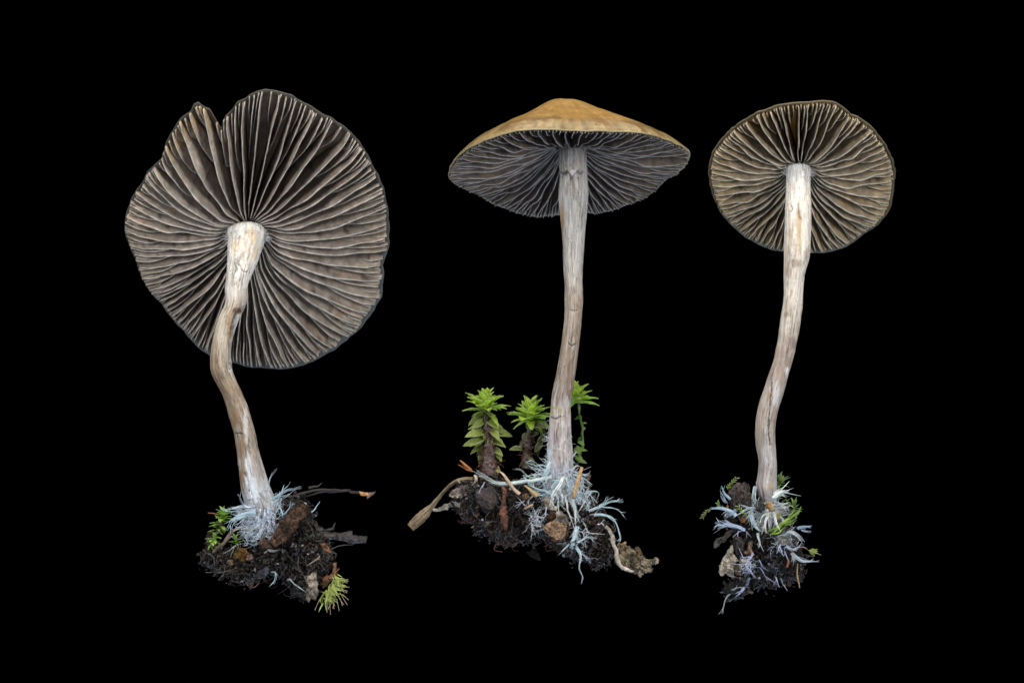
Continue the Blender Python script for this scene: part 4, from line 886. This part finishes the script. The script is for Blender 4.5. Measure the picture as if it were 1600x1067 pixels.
solid('wood_splinter', 'orange brown chip between the straw scraps on the middle clump', 'wood splinter', [(814,774),(822,770),(828,775),(824,781),(815,780)], -.6, .03, (.36, .19, .09), seed=60, amp=.02, edge=1.2, step=.8, rnd=3)
solid('star_scrap', 'yellow green star shaped moss scrap at the foot of the tall moss', 'moss scrap', [(772,735),(776,732),(779,727),(781,734),(783,738),(779,741),(775,744),(776,738)], -.5, .02, (.34, .32, .08), 'litter', .3, seed=61, amp=.01, edge=.8, step=.7, rnd=2)
# pale root to the right crust lump
v, f = tube([P(946,822,-.4), P(952,828,-.4), P(957,838,-.38), P(960,850,-.36), P(963,862,-.34), P(963,872,-.32), P(967,881,-.32), P(978,888,-.3), P(990,893,-.3)], [.022, .024, .03, .028, .035, .04, .035, .03, .012], 10, .8, 80)
v = v+fbm(v*8, 3, 4)[:, None]*.015
ontop('root_piece', v, f, M['wood'], 'thick pale root running down to the lumpy crust at the right', 'root', shade(v, (.42, .37, .32), .3, 8, 3))
solid('lichen_crust', 'lumpy olive tan crust piece at the right tip of the middle clump', 'crust', [(962,852),(976,850),(984,856),(998,854),(1000,864),(1010,872),(1020,873),(1030,873),(1029,880),(1022,886),(1021,892),(1006,894),(1000,900),(990,898),(980,890),(968,886),(961,876),(966,866)], -.05, .13, (.22, .185, .12), 'wood', .6, [((.44, .38, .27), .12, .8), ((.05, .045, .035), .15, .8), ((.30, .15, .06), .45, .7)], seed=62, amp=.12, fr=8, edge=4, step=.9, rnd=7)
solid('leaf_scrap', 'pale rounded nub at the far right tip of the olive crust', 'leaf scrap', [(1019,876),(1025,870),(1031,873),(1030,879),(1023,883)], -.12, .04, (.48, .42, .35), 'litter', .3, seed=63, amp=.02, edge=1, step=.7, rnd=4)
solid('leaf_scrap', 'thin pale sliver along the lower right edge of the olive crust', 'leaf scrap', [(1002,890),(1012,886),(1022,886),(1020,892),(1008,894)], -.18, .025, (.34, .28, .18), 'litter', .3, seed=64, amp=.02, edge=1, step=.7, rnd=3)
solid('dark_leaf', 'faint dark leaf scrap floating free below the middle clump', 'leaf scrap', [(822,863),(831,855),(838,856),(843,866),(846,875),(836,874),(826,870)], .1, .02, (.012, .011, .011), 'litter', .4, seed=65, amp=.01, edge=1, step=1, rnd=4)
for pts in ([(775,835),(778,845),(772,858),(785,862)], [(788,858),(793,850),(799,842)]):
    v, f = tube([P(x, y, -.1) for x, y in pts], [.007, .006, .004], 5, 1, 20)
    ontop('rootlet', v, f, M['root'], 'thin reddish rootlet dangling under the left part of the middle clump' if pts[0][0] == 775 else 'short reddish rootlet rising beside the longer dangling one', 'rootlet', (.18, .09, .06))
solid('wood_flake', 'small tan flake with upturned horns right of the straw piece', 'wood flake', [(915,748),(919,745),(923,738),(924,746),(921,753),(924,764),(920,762),(917,755)], -.3, .02, (.16, .11, .08), seed=66, amp=.02, edge=1, step=.7, rnd=2)

# ================================================================== DEBRIS ROUND MUSHROOM 3
solid('bark_chip', 'grey brown fibrous bark chip standing left of the rightmost stem', 'bark chip', [(1137,768),(1141,758),(1150,755),(1156,757),(1161,751),(1164,756),(1169,754),(1172,760),(1176,772),(1177,792),(1166,797),(1152,798),(1140,796),(1136,785)], -.35, .10, (.075, .062, .06), var=.6, cols=[((.15, .12, .105), .15, .6), ((.025, .02, .02), .2, .8)], seed=71, amp=.08, fr=10, edge=3, step=.8, rnd=7, stretch=(2.8, 1, .45))
solid('wood_splinter', 'small orange splinter at the lower left corner of the grey bark chip', 'wood splinter', [(1133,794),(1137,787),(1140,790),(1139,797),(1134,798)], -.55, .03, (.42, .20, .08), seed=72, amp=.02, edge=1, step=.7, rnd=3)
solid('amber_chip', 'orange amber chip under the foot of the rightmost stem', 'wood chip', [(1195,786),(1200,782),(1204,786),(1208,792),(1209,799),(1203,798),(1197,794)], -.62, .05, (.50, .27, .09), 'litter', .3, [((.62, .40, .2), .3, .6)], seed=73, amp=.03, edge=1.2, step=.7, rnd=4)
solid('soil_pellet', 'round black pellet left of the amber chip at the stem foot', 'pellet', [(1179,788),(1184,783),(1192,782),(1196,787),(1195,795),(1189,802),(1182,800),(1178,794)], -.5, .10, (.025, .024, .028), 'soil', .4, seed=74, amp=.03, edge=1.2, step=.8, rnd=9)
solid('amber_chip', 'rust orange fleck between the white lobes of the right clump', 'wood chip', [(1155,812),(1160,808),(1167,810),(1166,816),(1159,818)], -.5, .04, (.34, .14, .04), 'litter', .4, seed=75, amp=.03, edge=1.2, step=.7, rnd=3)
solid('leaf_fragment', 'cream pale leaf fragment on the left side of the right clump', 'leaf fragment', [(1142,850),(1145,852),(1146,862),(1152,870),(1156,876),(1150,882),(1147,890),(1146,900),(1143,904),(1139,898),(1134,896),(1130,900),(1125,901),(1124,890),(1124,882),(1130,876),(1134,868),(1137,858)], -.5, .045, (.52, .48, .40), 'litter', .35, [((.30, .25, .19), .25, .7)], seed=76, amp=.06, fr=7, edge=1.5, step=.8, rnd=4)
solid('leaf_fragment', 'tan leaf piece tucked right of the cream fragment', 'leaf fragment', [(1148,884),(1156,878),(1163,880),(1158,890),(1156,900),(1149,900),(1146,894)], -.48, .03, (.28, .20, .13), 'litter', .4, seed=77, amp=.04, edge=1.5, step=.8, rnd=4)
solid('leaf_fragment', 'bright cream nub between the cream fragment and blue threads', 'leaf fragment', [(1157,874),(1162,872),(1167,876),(1166,881),(1159,880)], -.58, .03, (.62, .58, .50), 'litter', .2, seed=78, amp=.02, edge=1, step=.7, rnd=3)
solid('wood_chip', 'reddish tan chip standing above the cream nub on the right clump', 'wood chip', [(1168,846),(1173,842),(1177,850),(1176,858),(1178,868),(1172,866),(1164,868),(1160,862),(1168,860)], -.5, .04, (.28, .18, .12), seed=79, amp=.03, edge=1.5, step=.8, rnd=4)
solid('soil_pellet', 'velvety dark lump above the cream fragment of the right clump', 'pellet', [(1146,840),(1156,838),(1164,846),(1164,858),(1156,866),(1148,866),(1145,855)], -.42, .10, (.04, .032, .034), 'soil', .5, seed=80, amp=.05, edge=2, step=.9, rnd=10)
solid('dark_leaf', 'grey frayed leaf scrap drooping left below the blue white lobes', 'leaf scrap', [(1150,828),(1140,831),(1130,834),(1122,840),(1118,848),(1118,856),(1124,855),(1130,846),(1138,842),(1146,835)], -.3, .04, (.10, .095, .095), 'litter', .6, [((.03, .025, .025), .2, .8)], seed=81, amp=.05, fr=9, edge=3, step=.9, rnd=4)
solid('pale_crust', 'grey cream crust with dark pits on the right of the right clump', 'crust', [(1212,838),(1222,828),(1236,826),(1246,834),(1252,843),(1244,850),(1232,850),(1220,852),(1212,848)], -.45, .06, (.42, .41, .36), 'litter', .4, [((.06, .055, .05), .22, .9)], seed=82, amp=.06, fr=8, edge=2, step=.9, rnd=5)
solid('wood_splinter', 'thin tan chip at the bottom edge of the right clump', 'wood splinter', [(1166,925),(1172,923),(1179,926),(1177,929),(1170,928)], -.25, .02, (.36, .25, .15), seed=83, amp=.01, edge=.8, step=.7, rnd=2)
v, f = tube([P(1246, 881, -.35), P(1245, 893, -.35), P(1247, 903, -.35), P(1249.5, 918, -.35)], [.008, .012, .013, .01], 6, 1, 30); v = v+fbm(v*14, 2, 2)[:, None]*.008
ontop('root_piece', v, f, M['wood'], 'tan rootlet hanging at the lower right corner of the right clump', 'root', (.34, .25, .14))
v, f = tube([P(1232, 872, -.5), P(1231, 880, -.5), P(1230, 886, -.5)], [.02, .025, .01], 6, 1, 16); v = v+fbm(v*14, 2, 2)[:, None]*.012
ontop('root_piece', v, f, M['wood'], 'rust red root bit right of centre on the right clump', 'root', (.26, .09, .06))

# ================================================================== MOSS
# middle clump
moss('tall moss shoot with bright rosette and brown stem, leftmost on the middle clump', [(758, 638, -.1), (761, 660, -.1), (763, 685, -.1), (764, 710, -.1), (764, 742, -.1)], [9, 11, 15, 24, 34],
     [(758, 642, -.1, .39, 30, 84, 8, .85), (758, 640, -.2, .30, 14, 84, 50, .8), (760, 644, -.1, .32, 7, 8, -30, .9)],
     [(757, 650, 178, 32, -.1), (760, 655, -28, 26, -.4), (757, 658, -165, 22, -.5), (766, 664, -20, 28, -.2), (770, 678, 5, 30, .1), (757, 676, 165, 30, -.4), (757, 684, 175, 28, -.6), (756, 692, -170, 30, -.3), (757, 698, 190, 30, -.2), (768, 672, -60, 24, -.8), (766, 690, -25, 28, -.5), (768, 700, -45, 26, -.3), (756, 705, -125, 22, -.4), (770, 668, 20, 20, .3), (766, 682, -70, 24, -.9), (755, 680, -140, 24, -.8), (761, 695, -95, 20, -.9), (774, 706, -60, 20, -.2), (755, 670, 150, 24, .4), (756, 702, -160, 26, .3)], 5)
moss('moss shoot with wide bright rosette between the tall shoot and the middle stem', [(829, 652, 0), (827, 675, 0), (824, 700, 0), (822, 732, 0)], [8, 10, 12, 15],
     [(829, 657, 0, .40, 30, 84, 4, .85), (829, 655, -.1, .30, 14, 84, 50, .8), (831, 660, 0, .32, 7, 8, -30, .9)],
     [(832, 664, -20, 22, -.5), (838, 662, -5, 22, -.2), (836, 668, -40, 20, -.2), (822, 676, -120, 14, -.4), (816, 702, 178, 20, -.3), (846, 668, -60, 18, -.2), (842, 678, 200, 22, -.1), (818, 690, -130, 14, -.5), (846, 690, -115, 18, 0), (850, 680, 240, 20, 0), (838, 700, -70, 14, -.2), (826, 715, -60, 15, -.4)], 6, olive=((.08, .09, .02), (.20, .20, .07)), scol=(.04, .028, .022))
moss('moss shoot peeking out right of the middle stem with a thin green stalk', [(904, 628, .1), (906, 645, .1), (909, 665, .1), (910, 690, .1), (904, 722, .15)], [4, 3.5, 4, 5, 6],
     [(898, 630, .1, .38, 28, 84, 2, .85)],
     [(909, 652, 190, 14, 0), (910, 662, 15, 8, 0), (908, 684, 200, 12, -.1), (903, 690, -10, 12, -.3), (900, 697, -25, 15, -.3), (898, 706, 10, 24, 0), (900, 712, -30, 15, -.2), (902, 720, -15, 16, -.2), (897, 700, -60, 14, -.3), (910, 672, 60, 8, 0), (898, 716, -10, 18, 0)], 7, scol=(.07, .17, .03), olive=((.10, .22, .02), (.24, .36, .08)))
# left clump
moss('small bright moss shoot at the left edge of the left clump, upper tuft', [(348, 812, -.25), (342, 825, -.25), (338, 838, -.25)], [6, 6, 6],
     [(350, 811, -.25, .20, 16, 70, -5, .9), (344, 822, -.25, .19, 12, 40, -20, .9), (340, 834, -.25, .16, 8, 20, -30, .9)], [], 8, width=.2, green=((.32, .58, .02), (.46, .62, .16)))
moss('small moss shoot low at the left edge of the left clump, lower tuft', [(336, 846, -.3), (338, 856, -.3)], [6, 6],
     [(335, 847, -.3, .17, 14, 60, -40, .9), (331, 850, -.3, .14, 6, 0, -70, .9)], [], 9, width=.2, green=((.32, .58, .02), (.50, .66, .24)))
moss('tiny yellow green moss tuft in front of the white mycelium on the left clump', [(370, 850, -.5), (372, 858, -.5)], [4, 4],
     [(369, 850, -.55, .13, 12, 80, 0, .9)], [], 10, width=.16, green=((.20, .36, .03), (.36, .50, .10)))
# yellow bristly sprout
bs = thing('moss_sprout', 'yellow green bristly moss sprout with pink tips at the lower right of the left clump', 'moss', P(508, 900, -.3))
rg = np.random.default_rng(77)
v, f = tube([P(522, 880, -.3), P(524, 893, -.3), P(518, 905, -.3)], [.03, .05, .06], 10, 1, 30); v = v+fbm(v*16, 3, 3)[:, None]*.02
mk('stem', v, f, M['mstem'], bs, shade(v, (.12, .05, .02), .4, 10, 3))
v, f, _ = pillow([(503,903),(509,897),(518,896),(520,904),(514,914),(506,918),(501,912)], -.25, .07, step=.9, amp=.04, edge=2, seed=9, rnd=6)
mk('brown_base', v, f, M['litter'], bs, shade(v, (.11, .05, .02), .5, 9, 3), False)
gm = [leaf_mesh('y', .07, -.25, .4, (.62, .68, .26), (.48, .54, .10), i) for i in range(5)]
for i in range(90):
    k = rg.uniform(); x = 528-22*k+rg.normal(0, 3.0); y = 900+36*k+rg.normal(0, 4)
    a = math.radians(rg.uniform(-125, 20)-15*k); fy = rg.uniform(-.7, .3)
    put_leaf(bs, gm[i % 5], P(x, y, -.35+rg.normal(0, .05)), (math.cos(a), fy, math.sin(a)), (-.4, -.8, .4), rg.uniform(.09, .20))
for i, (x0, y0, x1, y1) in enumerate([(531,905,544,905),(532,908,543,910),(533,914,546,917),(530,920,543,923),(534,912,544,904.5),(531,925,543,945),(535,928,545,937),(526,935,530,954),(524,932,520,950),(515,940,516.5,960),(511,938,513,952),(500,935,492,953),(520,940,522,951),(528,930,537,944),(531,934,535,946),(532,918,542,926),(508,942,511,955),(522,936,513,950),(530,927,540,932),(523,895,530,888)]):
    v, f = tube([P(x0, y0, -.35), P((x0+x1)/2, (y0+y1)/2+rg.normal(0, .6), -.4), P(x1, y1, -.42)], [.008, .005, .004, .006], 5, 1, 12)
    m = np.clip(np.hypot((v-P(x0, y0, -.35))[:, 0], (v-P(x0, y0, -.35))[:, 2])/.2, 0, 1)[:, None]
    mk('bristle', v, f, M['moss'], bs, np.array([.42, .46, .16])*(1-m)+np.array([.50, .32, .36])*m)
# right clump
moss('dark green moss tuft close against the right side of the rightmost stem', [(1217, 757, .05), (1214, 768, .05), (1212, 780, .05)], [4, 4, 4],
     [(1219, 759, .05, .18, 16, 85, 0, .9)], [(1221, 755, 70, 14, 0), (1218, 752, 88, 15, -.1)], 12, width=.14, green=((.12, .28, .01), (.34, .48, .18)))
moss('shaggy green moss tuft right of the stem foot on the right clump', [(1240, 795, 0), (1232, 806, 0), (1222, 815, 0)], [4, 5, 5],
     [(1240, 800, 0, .17, 16, 75, -20, .9), (1230, 793, 0, .14, 10, 60, -20, .9), (1226, 788, 0, .12, 8, 40, -20, .9)], [], 13, width=.13, green=((.12, .28, .01), (.30, .44, .12)))
ms = thing('moss_strand', 'bright lime moss strand with long curved blades below the rightmost stem', 'moss', P(1206, 834, -.55))
v, f = tube([P(1204, 834, -.55), P(1214, 826, -.6), P(1222, 818, -.6), P(1234, 810, -.6), P(1244, 803, -.58)], [.02, .03, .035, .03, .015], 8, .8, 40)
mk('stem', v, f, M['moss'], ms, shade(v, (.32, .46, .10), .3, 8, 3))
for pts, wd in (([(1230,812),(1240,806),(1248,798),(1252,791)], 5), ([(1232,808),(1238,801),(1242,793)], 4), ([(1222,818),(1236,814),(1246,808)], 6), ([(1206,834),(1216,832),(1226,822),(1234,816)], 6), ([(1200,830),(1212,824),(1224,814)], 4), ([(1203,836),(1212,829),(1218,820)], 4), ([(1244,806),(1249,799),(1251,793)], 3), ([(1226,820),(1238,817),(1245,812)], 4)):
    v, f, k = ribbon([(x, y, -.62+.02*i) for i, (x, y) in enumerate(pts)], [wd*.5, wd*.75, wd*.6, .8], .02, .6, 30, 6, 5)
    mk('leaf', v, f, M['moss'], ms, shade(v, (.24, .38, .09), .3, 8, 3)*(1+.3*np.cos(k*5))[:, None])
solid('moss_scrap', 'olive yellow moss scrap among pale threads below the rightmost stem', 'moss scrap', [(1213,801),(1219,800),(1220,808),(1215,811),(1212,806)], -.62, .03, (.34, .34, .04), 'litter', .3, seed=91, amp=.02, edge=1, step=.7, rnd=3)
solid('moss_scrap', 'pale lime moss scrap left of the bright strand', 'moss scrap', [(1186,812),(1196,804),(1202,812),(1210,818),(1208,830),(1196,834),(1188,826)], -.36, .07, (.30, .36, .14), 'litter', .6, [((.48, .50, .36), .2, .7), ((.12, .10, .04), .3, .7)], seed=92, amp=.08, fr=11, edge=3, step=.8, rnd=6)
def sprig(label, pts, n, L, seed, col, y):
    root = thing('moss_sprig', label, 'moss', P(*pts[0], y), 'tiny moss sprigs on the right clump'); rg = np.random.default_rng(seed)
    q = spline([P(a, b, y) for a, b in pts], 30); v, f = tube(q[::6], [.012, .01, .006], 6, 1, 20); mk('stem', v, f, M['moss'], root, np.array(col)*.8)
    g = [leaf_mesh('s'+str(seed), .13, -.2, .3, np.array(col)*1.25, col, i) for i in range(3)]
    for i in range(n):
        p = q[int(29*(i+.5)/n)]; t = q[min(29, int(29*(i+.5)/n)+1)]-q[max(0, int(29*(i+.5)/n)-1)]; t /= np.linalg.norm(t)
        s = np.array([t[2], 0, -t[0]])*(1 if i % 2 else -1); put_leaf(root, g[i % 3], p, t*.8+s*.7+np.array([0, rg.uniform(-.5, .5), 0]), (0, -1, .1), L*rg.uniform(.8, 1.2))
sprig('slender green moss sprig rising above the grey bark chip', [(1137, 765), (1140, 758), (1146, 752), (1151, 746)], 12, .055, 1, (.22, .32, .06), -.35)
sprig('olive moss sprig at the far left tip of the right clump', [(1110, 797), (1104, 798), (1100, 803), (1097, 809)], 12, .05, 2, (.26, .30, .09), -.35)
sprig('small green moss shoot curled beside the orange splinter', [(1124, 796), (1123, 790), (1121, 785)], 8, .05, 3, (.28, .36, .12), -.45)
sprig('curved yellow green moss stalk below the grey bark chip', [(1167, 806), (1162, 801), (1157, 795), (1153, 790)], 9, .06, 4, (.34, .42, .06), -.55)
sprig('star shaped yellow green moss shoot at the far right tip of the right clump', [(1264, 860), (1267, 861), (1270, 862), (1272, 864)], 12, .085, 5, (.28, .34, .05), -.4)

# tidy helper keys
for o in bpy.data.objects:
    if '_o' in o: del o['_o']
